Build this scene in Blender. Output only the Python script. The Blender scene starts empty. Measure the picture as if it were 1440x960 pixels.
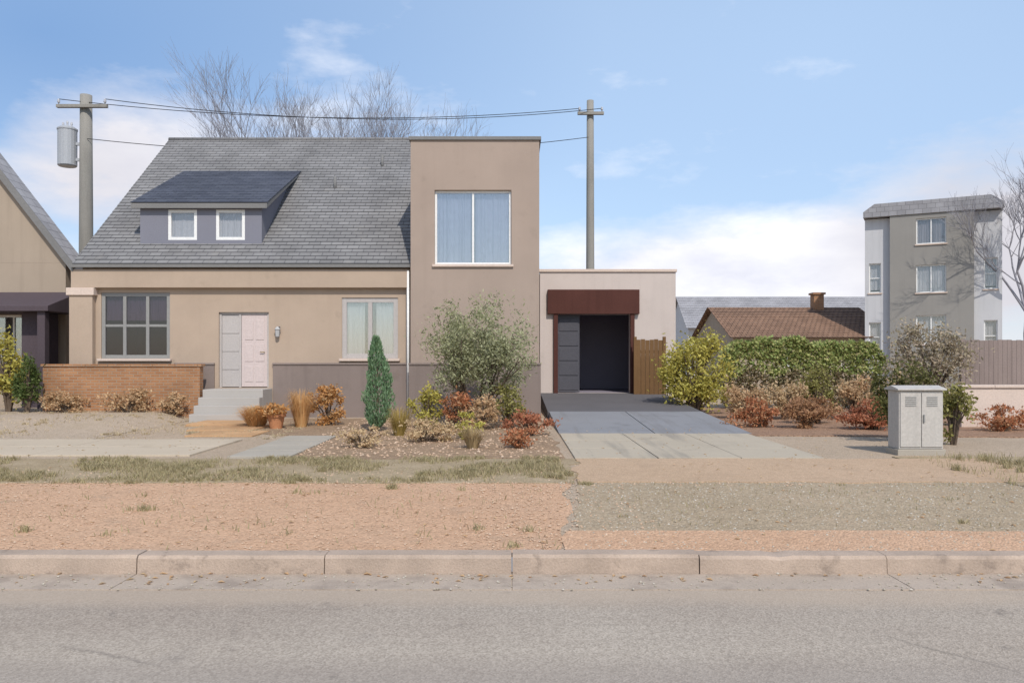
import bpy, bmesh, math, random
from mathutils import Vector, noise as mnoise
R = math.radians
sc = bpy.context.scene
C = sc.collection
F, CH, HY = 1120.0, 1.6, 505.0          # focal length in px of a 1440 px wide frame, eye height, horizon row
rnd = random.Random(11)

# ------------------------------------------------------------------ materials
def new_mat(name):
    m = bpy.data.materials.new(name); m.use_nodes = True
    nt = m.node_tree
    return m, nt, nt.nodes['Principled BSDF']
def N(nt, typ, **kw):
    n = nt.nodes.new(typ)
    for k, v in kw.items():
        if k in n.inputs: n.inputs[k].default_value = v
        else: setattr(n, k, v)
    return n
def ramp(nt, fac, stops):
    r = nt.nodes.new('ShaderNodeValToRGB'); e = r.color_ramp.elements
    while len(e) < len(stops): e.new(0.5)
    for el, (p, c) in zip(e, stops):
        el.position = p; el.color = (*c, 1) if len(c) == 3 else c
    nt.links.new(fac, r.inputs[0]); return r.outputs[0]
def mix(nt, fac, a, b, mode='MIX'):
    n = nt.nodes.new('ShaderNodeMix'); n.data_type = 'RGBA'; n.blend_type = mode
    for s, v in ((0, fac), (6, a), (7, b)):
        if hasattr(v, 'is_output'): nt.links.new(v, n.inputs[s])
        elif s == 0: n.inputs[s].default_value = v
        else: n.inputs[s].default_value = (*v, 1)
    return n.outputs[2]
def sc_col(c, k): return tuple(min(1, x * k) for x in c)
def coords(nt, kind='Object', scale=(1, 1, 1)):
    t = nt.nodes.new('ShaderNodeTexCoord'); mp = nt.nodes.new('ShaderNodeMapping')
    mp.inputs['Scale'].default_value = scale
    nt.links.new(t.outputs[kind], mp.inputs[0]); return mp.outputs[0]
def noise(nt, vec, scale, detail=5, rough=.6):
    n = N(nt, 'ShaderNodeTexNoise', Scale=scale, Detail=detail, Roughness=rough)
    nt.links.new(vec, n.inputs['Vector']); return n.outputs['Fac']
def bump(nt, b, h, strength, dist):
    n = N(nt, 'ShaderNodeBump', Strength=strength, Distance=dist)
    nt.links.new(h, n.inputs['Height']); nt.links.new(n.outputs[0], b.inputs['Normal'])
def surf(name, col, rough=.85, var=.14, s1=.7, s2=25, bstr=.35, bdist=.01, streak=0, spec=.1):
    """matte surface: large soft tone changes, fine grain, a bump, and optional vertical run-off streaks"""
    m, nt, b = new_mat(name)
    v = coords(nt)
    c = ramp(nt, noise(nt, v, s1), [(.3, sc_col(col, 1 - var)), (.7, sc_col(col, 1 + var))])
    f = noise(nt, v, s2, 4)
    c = mix(nt, .5, c, ramp(nt, f, [(.3, sc_col(col, .8)), (.7, sc_col(col, 1.18))]))
    if streak:
        vs = coords(nt, scale=(3.2, 3.2, .22))
        st = ramp(nt, noise(nt, vs, 1.6, 6), [(.5, (0, 0, 0)), (.75, (streak,) * 3)])
        c = mix(nt, st, c, sc_col(col, .62))
    nt.links.new(c, b.inputs['Base Color'])
    b.inputs['Roughness'].default_value = rough; b.inputs['Specular IOR Level'].default_value = spec
    bump(nt, b, f, bstr, bdist)
    return m
def brickmat(name, c1, c2, mortar, bw, bh, ms=.012, rough=.85, bs=.5):
    m, nt, b = new_mat(name)
    v = coords(nt, 'UV')
    k = N(nt, 'ShaderNodeTexBrick', Scale=1.0, **{'Mortar Size': ms, 'Brick Width': bw, 'Row Height': bh, 'Mortar Smooth': .2, 'Bias': 0.0})
    k.inputs['Color1'].default_value = (*c1, 1); k.inputs['Color2'].default_value = (*c2, 1); k.inputs['Mortar'].default_value = (*mortar, 1)
    nt.links.new(v, k.inputs['Vector'])
    o = coords(nt)
    n1 = noise(nt, o, .9)
    c = mix(nt, .75, k.outputs['Color'], ramp(nt, n1, [(.25, (.55, .55, .55)), (.75, (1.0, 1.0, 1.0))]), 'MULTIPLY')
    n2 = noise(nt, o, 40, 3)
    c = mix(nt, .5, c, ramp(nt, n2, [(.25, (.6, .6, .6)), (.75, (1, 1, 1))]), 'MULTIPLY')
    nt.links.new(c, b.inputs['Base Color']); b.inputs['Roughness'].default_value = rough
    b.inputs['Specular IOR Level'].default_value = .25
    mt = nt.nodes.new('ShaderNodeMath'); mt.operation = 'SUBTRACT'
    nt.links.new(n2, mt.inputs[0]); nt.links.new(k.outputs['Fac'], mt.inputs[1])
    bump(nt, b, mt.outputs[0], bs, .012)
    return m
def leafmat(name, cols, trans=.35, rough=.6):
    m, nt, b = new_mat(name)
    g = nt.nodes.new('ShaderNodeNewGeometry')
    n = len(cols)
    c = ramp(nt, g.outputs['Random Per Island'], [(i / max(1, n - 1), x) for i, x in enumerate(cols)])
    nt.links.new(c, b.inputs['Base Color']); b.inputs['Roughness'].default_value = rough
    b.inputs['Specular IOR Level'].default_value = .25
    t = nt.nodes.new('ShaderNodeBsdfTranslucent'); nt.links.new(c, t.inputs[0])
    ms = nt.nodes.new('ShaderNodeMixShader'); ms.inputs[0].default_value = trans
    out = nt.nodes['Material Output']
    nt.links.new(b.outputs[0], ms.inputs[1]); nt.links.new(t.outputs[0], ms.inputs[2]); nt.links.new(ms.outputs[0], out.inputs[0])
    return m
def glassmat(name, tint, r0=.09):
    m, nt, b = new_mat(name)
    t = nt.nodes.new('ShaderNodeBsdfTransparent'); t.inputs[0].default_value = (*tint, 1)
    g = nt.nodes.new('ShaderNodeBsdfGlossy'); g.inputs['Roughness'].default_value = .02
    lw = N(nt, 'ShaderNodeLayerWeight', Blend=.5)
    pw = nt.nodes.new('ShaderNodeMath'); pw.operation = 'POWER'; nt.links.new(lw.outputs['Facing'], pw.inputs[0]); pw.inputs[1].default_value = 4
    fr = nt.nodes.new('ShaderNodeMapRange'); nt.links.new(pw.outputs[0], fr.inputs[0]); fr.inputs['To Min'].default_value = r0
    v = coords(nt); bp = N(nt, 'ShaderNodeBump', Strength=.05, Distance=.02)
    nt.links.new(noise(nt, v, 1.3, 1), bp.inputs['Height']); nt.links.new(bp.outputs[0], g.inputs['Normal'])
    ms = nt.nodes.new('ShaderNodeMixShader')
    nt.links.new(fr.outputs[0], ms.inputs[0]); nt.links.new(t.outputs[0], ms.inputs[1]); nt.links.new(g.outputs[0], ms.inputs[2])
    nt.links.new(ms.outputs[0], nt.nodes['Material Output'].inputs[0])
    return m
def groundmat(name, c1, c2, c3, s=1.0, speck=60, bstr=.6, bdist=.02):
    """loose ground: two tones in drifts plus pale and dark grains"""
    m, nt, b = new_mat(name)
    v = coords(nt)
    c = ramp(nt, noise(nt, v, .35 * s, 7, .65), [(.32, c1), (.68, c2)])
    n2 = noise(nt, v, 6 * s, 6, .7)
    c = mix(nt, ramp(nt, n2, [(.48, (0, 0, 0)), (.7, (.75, .75, .75))]), c, c3)
    vo = N(nt, 'ShaderNodeTexVoronoi', Scale=speck); nt.links.new(v, vo.inputs['Vector'])
    c = mix(nt, .45, c, ramp(nt, vo.outputs['Color'], [(.2, (.55, .53, .5)), (.8, (1.25, 1.22, 1.18))]), 'MULTIPLY')
    nt.links.new(c, b.inputs['Base Color']); b.inputs['Roughness'].default_value = .95
    b.inputs['Specular IOR Level'].default_value = .15
    ad = nt.nodes.new('ShaderNodeMath'); ad.operation = 'SUBTRACT'
    nt.links.new(n2, ad.inputs[0]); nt.links.new(vo.outputs['Distance'], ad.inputs[1])
    bump(nt, b, ad.outputs[0], bstr, bdist)
    return m

TAN = (.41, .318, .245)
M = dict(
    stucco=surf('tan_stucco', TAN, var=.13, s2=60, bstr=.35, bdist=.006, streak=.1),
    stucco2=surf('tower_stucco', (.352, .276, .228), var=.12, s2=60, bstr=.35, bdist=.006, streak=.14),
    neighbour=surf('sand_stucco', (.36, .29, .225), var=.09, s2=50, streak=.3),
    pink=surf('pale_pink_stucco', (.53, .455, .415), var=.08, s2=50, streak=.15),
    grey_wall=surf('grey_render', (.27, .255, .235), var=.1, s2=40, streak=.12),
    pale_wall=surf('pale_grey_render', (.52, .515, .525), var=.08, s2=40, streak=.3),
    lilac=surf('grey_siding', (.2, .2, .235), var=.08, s2=40),
    fascia=surf('grey_fascia_paint', (.19, .185, .18), rough=.6, var=.1),
    white=surf('white_frame_paint', (.74, .73, .71), rough=.45, var=.05, bstr=.1, spec=.4),
    doorgrey=surf('warm_grey_door_frame', (.42, .385, .365), rough=.5, var=.06, bstr=.1, spec=.4),
    cream=surf('cream_door_paint', (.54, .45, .425), rough=.5, var=.05, bstr=.1, spec=.4),
    frame=surf('grey_frame_paint', (.25, .245, .235), rough=.5, var=.06, bstr=.1, spec=.4),
    dark=surf('charcoal_paint', (.06, .05, .062), rough=.6, var=.2),
    darkgrey=surf('dark_grey_panel', (.085, .083, .095), rough=.55, var=.12),
    plum=surf('plum_grey_paint', (.085, .066, .075), rough=.7, var=.15),
    redbrown=surf('red_brown_timber', (.085, .034, .027), rough=.7, var=.2, streak=.4),
    wood=surf('brown_timber', (.16, .09, .042), rough=.8, var=.25, streak=.4),
    fence=surf('weathered_fence', (.24, .19, .172), rough=.85, var=.2, streak=.45),
    cap=surf('sandstone_cap', (.58, .47, .40), var=.1),
    polewood=surf('weathered_pole', (.26, .245, .22), var=.2, s2=30, streak=.5),
    steel=surf('galvanised_steel', (.36, .37, .39), rough=.45, var=.08, bstr=.1, spec=.5),
    bark=surf('grey_bark', (.20, .185, .17), var=.3, s1=3, s2=30, bstr=.8, bdist=.03),
    twig=surf('twig_bark', (.31, .30, .325), var=.25, s1=2, s2=30),
    brownbark=surf('brown_bark', (.13, .095, .07), var=.3, s1=4, s2=30, bstr=.8, bdist=.02),
    terracotta=surf('terracotta_clay', (.44, .2, .1), var=.15, s1=3, s2=40),
    tile=brickmat('terracotta_paving', (.64, .39, .205), (.58, .34, .175), (.47, .33, .2), .3, .3, .006, .8, .3),
    brick=brickmat('orange_brick', (.50, .25, .12), (.40, .185, .085), (.40, .31, .23), .23, .075, .009),
    roof=brickmat('grey_shingles', (.295, .286, .284), (.24, .232, .231), (.08, .08, .085), .32, .19, .008, .9, .4),
    slate=brickmat('blue_grey_slate', (.12, .13, .165), (.09, .098, .13), (.04, .045, .06), .3, .2, .008, .7, .4),
    roof_tile=brickmat('brown_roof_tiles', (.37, .225, .15), (.30, .18, .12), (.1, .06, .045), .28, .3, .02, .85, .6),
    far_roof=brickmat('grey_far_shingles', (.42, .41, .425), (.36, .35, .365), (.2, .19, .2), .4, .25, .01, .9, .3),
    stepstone=surf('grey_step_concrete', (.40, .37, .34), var=.1, s2=60),
    plinth=surf('taupe_plinth_render', (.225, .18, .16), var=.12, s2=50, streak=.35),
    concrete=surf('pale_concrete', (.48, .40, .305), var=.1, s1=.5, s2=70, bstr=.4, bdist=.004, streak=0),
    pathstone=surf('grey_path_stone', (.37, .33, .275), var=.12, s1=1.2, s2=60),
    kerb=surf('sandy_kerb_concrete', (.40, .31, .245), var=.3, s1=2.3, s2=60, bstr=.6, streak=.0),
    gutter=surf('gutter_concrete', (.41, .335, .27), var=.14, s1=.8, s2=60, bstr=.5),
    cabinet=surf('pale_cabinet_paint', (.46, .43, .395), rough=.55, var=.06, bstr=.1, streak=.3),
    rubber=surf('black_insulation', (.03, .03, .032), rough=.6),
    porcelain=surf('grey_porcelain', (.42, .42, .44), rough=.3, spec=.5),
    brass=surf('dull_brass', (.30, .22, .11), rough=.35, var=.1, spec=.6),
    blind=surf('pale_blind', (.41, .405, .40), var=.05, s2=30),
    greyblind=surf('grey_blind', (.235, .225, .23), var=.08, s2=30),
    reflectblind=surf('sky_reflection_curtain', (.265, .265, .325), var=.06, s2=8),  # pale blue stands in for the sky reflected in the tower window
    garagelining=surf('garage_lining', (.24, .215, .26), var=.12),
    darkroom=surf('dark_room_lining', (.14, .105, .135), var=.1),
    glass=glassmat('window_glass', (.95, .95, .965)),
    dim_glass=glassmat('dim_window_glass', (.62, .63, .66), .12),
    plum_glass=glassmat('plum_tinted_glass', (.66, .6, .68), .07),
    skyglass=glassmat('sky_reflecting_glass', (.95, .965, .98), .22),
)
M['dirt'] = groundmat('sandy_earth', (.40, .315, .235), (.48, .375, .28), (.36, .28, .20))
M['peach'] = groundmat('peach_gravel', (.525, .33, .21), (.59, .385, .255), (.48, .295, .19), speck=45)
M['olivegravel'] = groundmat('olive_grey_gravel', (.36, .28, .19), (.41, .325, .228), (.31, .238, .16), speck=40)
M['drysoil'] = groundmat('dry_grass_soil', (.35, .272, .175), (.41, .325, .215), (.29, .222, .14))
M['bedsoil'] = groundmat('garden_bed_mulch', (.30, .21, .14), (.38, .265, .175), (.22, .15, .1), speck=30, bdist=.04)
M['redsoil'] = groundmat('red_brown_mulch', (.30, .185, .125), (.36, .23, .155), (.22, .135, .09), speck=30, bdist=.04)
M['walkway'] = groundmat('sandy_walkway', (.45, .32, .215), (.50, .36, .25), (.41, .285, .19), speck=80, bstr=.25)

def roadmat():
    m, nt, b = new_mat('sun_bleached_asphalt')
    v = coords(nt)
    vs = coords(nt, scale=(.12, .9, 1))
    c = ramp(nt, noise(nt, vs, 1.1, 6), [(.3, (.325, .27, .222)), (.7, (.41, .352, .29))])
    c = mix(nt, ramp(nt, noise(nt, v, .28, 5), [(.4, (0, 0, 0)), (.72, (.6, .6, .6))]), c, (.44, .385, .32))
    vo = N(nt, 'ShaderNodeTexVoronoi', Scale=85); nt.links.new(v, vo.inputs['Vector'])
    c = mix(nt, .5, c, ramp(nt, vo.outputs['Color'], [(.15, (.5, .48, .46)), (.85, (1.3, 1.3, 1.3))]), 'MULTIPLY')
    # hairline cracks: edges of large distorted cells, only where a noise lets them through
    d = N(nt, 'ShaderNodeTexNoise', Scale=1.3, Detail=5); nt.links.new(v, d.inputs['Vector'])
    vv = mix(nt, .22, v, d.outputs['Color'])
    cr = N(nt, 'ShaderNodeTexVoronoi', Scale=.42, feature='DISTANCE_TO_EDGE'); nt.links.new(vv, cr.inputs['Vector'])
    line = ramp(nt, cr.outputs['Distance'], [(0, (1, 1, 1)), (.002, (.8, .8, .8)), (.0055, (0, 0, 0))])
    gate = ramp(nt, noise(nt, v, .5, 2), [(.52, (0, 0, 0)), (.62, (.4, .4, .4))])
    k = mix(nt, 1, line, gate, 'MULTIPLY')
    c = mix(nt, k, c, (.11, .095, .085))
    sx = nt.nodes.new('ShaderNodeSeparateXYZ'); nt.links.new(v, sx.inputs[0])
    def band(lo, hi, soft, wob=.12):
        w_ = nt.nodes.new('ShaderNodeMath'); w_.operation = 'MULTIPLY_ADD'; nt.links.new(noise(nt, v, 1.1, 5), w_.inputs[0]); w_.inputs[1].default_value = wob; nt.links.new(sx.outputs['Y'], w_.inputs[2])
        r_ = nt.nodes.new('ShaderNodeMapRange'); r_.inputs['From Min'].default_value = lo - soft + wob * .5; r_.inputs['From Max'].default_value = lo + wob * .5; nt.links.new(w_.outputs[0], r_.inputs[0])
        q_ = nt.nodes.new('ShaderNodeMapRange'); q_.inputs['From Min'].default_value = hi + wob * .5; q_.inputs['From Max'].default_value = hi + soft + wob * .5; q_.inputs['To Min'].default_value = 1; q_.inputs['To Max'].default_value = 0; nt.links.new(w_.outputs[0], q_.inputs[0])
        m_ = nt.nodes.new('ShaderNodeMath'); m_.operation = 'MULTIPLY'; nt.links.new(r_.outputs[0], m_.inputs[0]); nt.links.new(q_.outputs[0], m_.inputs[1]); return m_.outputs[0]
    def scale(o, k):
        m_ = nt.nodes.new('ShaderNodeMath'); m_.operation = 'MULTIPLY'; nt.links.new(o, m_.inputs[0]); m_.inputs[1].default_value = k; return m_.outputs[0]
    c = mix(nt, scale(band(3.9, 4.3, .35), .35), c, (.27, .235, .21))
    c = mix(nt, scale(band(2.2, 2.6, .35), .3), c, (.27, .235, .21))
    c = mix(nt, scale(band(5.72, 6.4, .25, .5), .6), c, (.43, .34, .26))
    st = ramp(nt, noise(nt, v, .8, 3), [(.62, (0, 0, 0)), (.72, (.35, .35, .35))])
    c = mix(nt, st, c, (.2, .175, .16))
    nt.links.new(c, b.inputs['Base Color']); b.inputs['Roughness'].default_value = .9; b.inputs['Specular IOR Level'].default_value = .1
    bump(nt, b, vo.outputs['Distance'], .5, .006)
    return m
M['road'] = roadmat()
L = dict(
    sage=leafmat('sage_leaves', [(.26, .27, .13), (.35, .355, .20), (.43, .43, .27), (.30, .30, .155)]),
    cypress=leafmat('cypress_scales', [(0.101, 0.194, 0.085), (0.169, 0.279, 0.144), (0.245, 0.355, 0.211), (0.144, 0.220, 0.101)], .2),
    olive=leafmat('olive_yellow_leaves', [(0.351, 0.290, 0.053), (0.491, 0.412, 0.097), (0.579, 0.527, 0.140), (0.298, 0.263, 0.053)]),
    hedge=leafmat('hedge_leaves', [(0.219, 0.292, 0.089), (0.335, 0.393, 0.132), (0.467, 0.467, 0.176), (0.350, 0.292, 0.147)]),
    green=leafmat('dark_green_leaves', [(0.063, 0.095, 0.025), (0.101, 0.139, 0.038), (0.152, 0.177, 0.063)]),
    moss=leafmat('moss_green_leaves', [(0.190, 0.179, 0.053), (0.272, 0.241, 0.073), (0.356, 0.336, 0.126)]),
    rust=leafmat('rust_leaves', [(0.466, 0.171, 0.077), (0.590, 0.248, 0.124), (0.373, 0.186, 0.093), (0.513, 0.311, 0.171)]),
    red=leafmat('red_brown_leaves', [(.42, .155, .08), (.48, .19, .105), (.36, .14, .075), (.42, .22, .12)]),
    rustbrown=leafmat('rust_brown_leaves', [(.36, .19, .095), (.43, .25, .13), (.31, .16, .09)]),
    olivetan=leafmat('olive_tan_leaves', [(.39, .31, .22), (.46, .38, .28), (.32, .28, .17)]),
    hedgebrown=leafmat('hedge_dry_leaves', [(.22, .175, .095), (.29, .225, .13), (.17, .165, .075), (.33, .22, .13)]),
    olivegreen=leafmat('dark_olive_leaves', [(.10, .105, .03), (.145, .14, .045), (.19, .175, .07)]),
    orange=leafmat('orange_leaves', [(0.569, 0.253, 0.076), (0.620, 0.342, 0.127), (0.481, 0.253, 0.101), (0.569, 0.405, 0.215)]),
    apricot=leafmat('apricot_blades', [(.62, .34, .14), (.64, .42, .2), (.58, .3, .1)], .3, .7),
    straw=leafmat('straw_blades', [(.42, .30, .15), (.5, .38, .21), (.36, .25, .13)], .3, .7),
    ochre=leafmat('ochre_blades', [(0.364, 0.260, 0.072), (0.468, 0.338, 0.117), (0.312, 0.234, 0.065)], .3, .7),
    brown=leafmat('dry_brown_leaves', [(0.535, 0.328, 0.182), (0.640, 0.437, 0.244), (0.437, 0.292, 0.172), (0.631, 0.486, 0.292)]),
    tanbrown=leafmat('tan_brown_leaves', [(0.561, 0.374, 0.224), (0.640, 0.486, 0.290), (0.505, 0.374, 0.206)]),
    drygrass=leafmat('dry_lawn_blades', [(0.360, 0.294, 0.168), (0.456, 0.378, 0.228), (0.324, 0.288, 0.144), (0.396, 0.312, 0.198)], .3, .7),
    palegrass=leafmat('pale_lawn_blades', [(0.495, 0.396, 0.253), (0.572, 0.462, 0.308), (0.440, 0.363, 0.220)], .3, .7),
    pebble=leafmat('loose_pebbles', [(.40, .27, .18), (.52, .37, .26), (.46, .32, .22), (.56, .43, .32)], 0, .9),
    greypebble=leafmat('loose_grey_pebbles', [(.3, .26, .2), (.42, .37, .3), (.36, .31, .24), (.5, .45, .38)], 0, .9),
)

# ------------------------------------------------------------------ mesh builder
class MB:
    def __init__(s): s.v = []; s.f = []; s.uv = None
    def face(s, pts):
        i = len(s.v); s.v += [tuple(p) for p in pts]; s.f.append(tuple(range(i, i + len(pts))))
    def box(s, x0, x1, y0, y1, z0, z1):
        i = len(s.v)
        s.v += [(x, y, z) for x in (x0, x1) for y in (y0, y1) for z in (z0, z1)]
        s.f += [tuple(i + k for k in q) for q in ((0, 1, 3, 2), (4, 6, 7, 5), (0, 4, 5, 1), (2, 3, 7, 6), (0, 2, 6, 4), (1, 5, 7, 3))]
        return s
    def prism(s, poly, axis, a, b):
        """extrude a 2-D polygon; axis 'x': poly in (y,z); axis 'y': poly in (x,z)"""
        n = len(poly); i = len(s.v)
        for t in (a, b):
            for p, q in poly: s.v.append((t, p, q) if axis == 'x' else (p, t, q))
        s.f.append(tuple(i + k for k in range(n))); s.f.append(tuple(i + n + k for k in reversed(range(n))))
        for k in range(n): s.f.append((i + k, i + (k + 1) % n, i + n + (k + 1) % n, i + n + k))
        return s
    def tube(s, p0, p1, r0, r1=None, n=10, cap=True):
        r1 = r0 if r1 is None else r1
        p0, p1 = Vector(p0), Vector(p1); d = (p1 - p0).normalized()
        u = d.orthogonal().normalized(); w = d.cross(u); i = len(s.v)
        for p, r in ((p0, r0), (p1, r1)):
            for k in range(n):
                a = 2 * math.pi * k / n; s.v.append(tuple(p + (u * math.cos(a) + w * math.sin(a)) * r))
        for k in range(n): s.f.append((i + k, i + (k + 1) % n, i + n + (k + 1) % n, i + n + k))
        if cap: s.f.append(tuple(i + k for k in reversed(range(n)))); s.f.append(tuple(i + n + k for k in range(n)))
        return s
    def lathe(s, c, prof, n=20):
        i = len(s.v); c = Vector(c)
        for r, z in prof:
            for k in range(n):
                a = 2 * math.pi * k / n; s.v.append((c.x + r * math.cos(a), c.y + r * math.sin(a), c.z + z))
        for j in range(len(prof) - 1):
            for k in range(n): s.f.append((i + j * n + k, i + j * n + (k + 1) % n, i + (j + 1) * n + (k + 1) % n, i + (j + 1) * n + k))
        s.f.append(tuple(i + k for k in reversed(range(n)))); s.f.append(tuple(i + (len(prof) - 1) * n + k for k in range(n)))
        return s
    def wall(s, x0, x1, z0, z1, yf, th, holes=()):
        """a wall facing -Y with real rectangular openings (x0,x1,z0,z1) and their reveals"""
        xs = sorted({x0, x1, *[h[0] for h in holes], *[h[1] for h in holes]}); zs = sorted({z0, z1, *[h[2] for h in holes], *[h[3] for h in holes]})
        inside = lambda x, z: any(h[0] < x < h[1] and h[2] < z < h[3] for h in holes)
        for a, b in zip(xs, xs[1:]):
            for c, d in zip(zs, zs[1:]):
                if inside((a + b) / 2, (c + d) / 2): continue
                s.face([(a, yf, c), (b, yf, c), (b, yf, d), (a, yf, d)]); s.face([(a, yf + th, d), (b, yf + th, d), (b, yf + th, c), (a, yf + th, c)])
        for (a, b, c, d) in list(holes) + [(x0, x1, z0, z1)]:
            y0, y1 = yf, yf + th
            for p, q in (((a, c), (b, c)), ((b, c), (b, d)), ((b, d), (a, d)), ((a, d), (a, c))):
                s.face([(p[0], y0, p[1]), (p[0], y1, p[1]), (q[0], y1, q[1]), (q[0], y0, q[1])])
        return s
    def build(s, name, m, parent=None, bevel=0, smooth=False, uvf=None):
        me = bpy.data.meshes.new(name); me.from_pydata(s.v, [], s.f); me.materials.append(m)
        bm = bmesh.new(); bm.from_mesh(me)
        bmesh.ops.remove_doubles(bm, verts=bm.verts, dist=1e-5)
        bmesh.ops.recalc_face_normals(bm, faces=bm.faces)
        uv = bm.loops.layers.uv.new('uv')
        for f in bm.faces:
            n = f.normal; ax = max(range(3), key=lambda k: abs(n[k]))
            for l in f.loops:
                x, y, z = l.vert.co
                if uvf: l[uv].uv = uvf(x, y, z)
                else: l[uv].uv = (y, z) if ax == 0 else (x, z) if ax == 1 else (x, y)
            f.smooth = smooth
        bm.to_mesh(me); bm.free()
        o = bpy.data.objects.new(name, me); C.objects.link(o)
        if parent: o.parent = parent
        if bevel:
            b = o.modifiers.new('bevel', 'BEVEL'); b.width = bevel; b.segments = 2; b.limit_method = 'ANGLE'; b.angle_limit = R(50)
        return o
def raw(name, v, f, m, parent=None, smooth=False):
    me = bpy.data.meshes.new(name); me.from_pydata(v, [], f); me.materials.append(m)
    if smooth: me.polygons.foreach_set('use_smooth', [True] * len(f))
    o = bpy.data.objects.new(name, me); C.objects.link(o)
    if parent: o.parent = parent
    return o
def tag(o, label, cat, group=None):
    o['label'] = label; o['category'] = cat
    if group: o['group'] = group
    return o
def thing(name, label, cat, loc=(0, 0, 0), group=None):
    o = bpy.data.objects.new(name, None); C.objects.link(o); o.location = loc; o.empty_display_size = .2
    return tag(o, label, cat, group)
def structure(o): o['kind'] = 'structure'; return o
def stuff(o): o['kind'] = 'stuff'; return o

# ------------------------------------------------------------------ ground sheets
def patch(name, pts, z, m, jit=.05, step=.25, kind='structure'):
    """flat sheet with an uneven edge"""
    out = []
    for (a, b) in zip(pts, pts[1:] + pts[:1]):
        d = math.hypot(b[0] - a[0], b[1] - a[1]); n = max(1, int(d / step))
        for k in range(n):
            t = k / n; x, y = a[0] + (b[0] - a[0]) * t, a[1] + (b[1] - a[1]) * t
            nx, ny = (b[1] - a[1]) / d, -(b[0] - a[0]) / d
            j = jit * min(1, 4 * t, 4 * (1 - t)) * (mnoise.noise((x * 1.7, y * 1.7, z * 900)) + .6 * mnoise.noise((x * 6, y * 6, z * 900)))
            out.append((x + nx * j, y + ny * j, z))
    n = len(out); ring = [(x, y, -.03) for x, y, _ in out]
    o = raw(name, out + ring, [tuple(range(n))] + [(k, n + k, n + (k + 1) % n, (k + 1) % n) for k in range(n)], m); o['kind'] = kind
    if o.data.polygons[0].normal.z < 0: o.data.flip_normals()
    return o
KF = 6.36                                   # front face of the kerb
raw_g = raw('ground', [(-900, 6.5, 0), (900, 6.5, 0), (900, 1800, 0), (-900, 1800, 0)], [(0, 1, 2, 3)], M['dirt']); structure(raw_g)
structure(raw('road', [(-900, -120, -.12), (900, -120, -.12), (900, KF + .1, -.12), (-900, KF + .1, -.12)], [(0, 1, 2, 3)], M['road']))
def kerb():
    mb = MB(); x = -60.0
    while x < 60:
        x1 = x + 1.5
        cuts = [x + .004 + (1.492 * q / 14) for q in range(15)]; off = rnd.uniform(-.006, .006); yo = rnd.uniform(-.006, .006)
        hs = {c: off + (-.012 if rnd.random() < .07 else 0) + .004 * mnoise.noise((c * 5, 0, 0)) for c in cuts}; h = hs.get
        for a, b in zip(cuts, cuts[1:]):
            ha, hb = h(a) + .03, h(b) + .03; y0, y1 = KF + yo, KF + .2; z0 = -.2
            P = lambda X, H: [(X, y0, z0), (X, y0 + .015, H - .025), (X, y0 + .035, H), (X, y1, H), (X, y1, z0)]
            A, B = P(a, ha), P(b, hb)
            for k in range(5): mb.face([A[k], A[(k + 1) % 5], B[(k + 1) % 5], B[k]])
            if a == cuts[0]: mb.face(A)
            if b == cuts[-1]: mb.face(B[::-1])
        x = x1
    return structure(mb.build('kerb', M['kerb']))
kerb()
g = MB(); x = -60.0
while x < 60:
    g.box(x + .004, x + 2.996, KF - .42, KF - .001, -.16, -.113); x += 3
structure(g.build('gutter', M['gutter']))
patch('gravel_verge', [(-60, 6.57), (.40, 6.57), (.78, 10.35), (-60, 10.45)], .004, M['peach'], .13)
patch('crossover', [(.5, 6.57), (60, 6.57), (60, 10.4), (.85, 10.35)], .008, M['olivegravel'], .13)
patch('gravel_lip', [(.45, 6.56), (60, 6.56), (60, 7.45), (.52, 7.4)], .012, M['peach'], .2)
patch('dry_lawn', [(-60, 10.3), (.8, 10.25), (1.0, 12.75), (-60, 12.8)], .012, M['drysoil'], .24)
patch('walkway', [(.85, 10.3), (7.5, 10.3), (7.5, 12.7), (1.0, 12.7)], .02, M['walkway'], .14)
patch('dry_verge', [(6.4, 9.9), (60, 9.9), (60, 13.0), (6.2, 13.0)], .016, M['drysoil'], .2)
patch('garden_bed', [(-3.6, 12.7), (.85, 12.7), (.75, 21.4), (-6.0, 21.4), (-6.2, 17.5), (-4.3, 16.4)], .016, M['bedsoil'], .15)
patch('planting_strip', [(5.0, 16.6), (12, 16.2), (14, 26), (5.3, 26)], .02, M['redsoil'], .2)
def slabs(name, x0, x1, y0, y1, nx, ny, top, m, gap=.008):
    mb = MB(); dx, dy = (x1 - x0) / nx, (y1 - y0) / ny
    for i in range(nx):
        for j in range(ny):
            t = top + rnd.uniform(-.004, .004)
            mb.box(x0 + i * dx + gap, x0 + (i + 1) * dx - gap, y0 + j * dy + gap, y0 + (j + 1) * dy - gap, -.08, t)
    return structure(mb.build(name, m, bevel=.006))
slabs('front_path', -14.6, -5.3, 13.1, 15.7, 7, 2, .03, M['concrete'])
def stain(m, scale, lo, hi, k, col, sv=(1, 1, 1)):
    nt = m.node_tree; b = nt.nodes['Principled BSDF']; src = b.inputs['Base Color'].links[0].from_socket
    f = ramp(nt, noise(nt, coords(nt, scale=sv), scale, 5, .65), [(lo, (0, 0, 0)), (hi, (k,) * 3)])
    nt.links.new(mix(nt, f, src, col), b.inputs['Base Color'])
M['drive_concrete'] = surf('drive_concrete', (.42, .36, .28), var=.1, s1=.5, s2=70, bstr=.4, bdist=.004)
slabs('driveway', 1.0, 5.0, 12.72, 16.9, 3, 3, .03, M['drive_concrete'])
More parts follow.
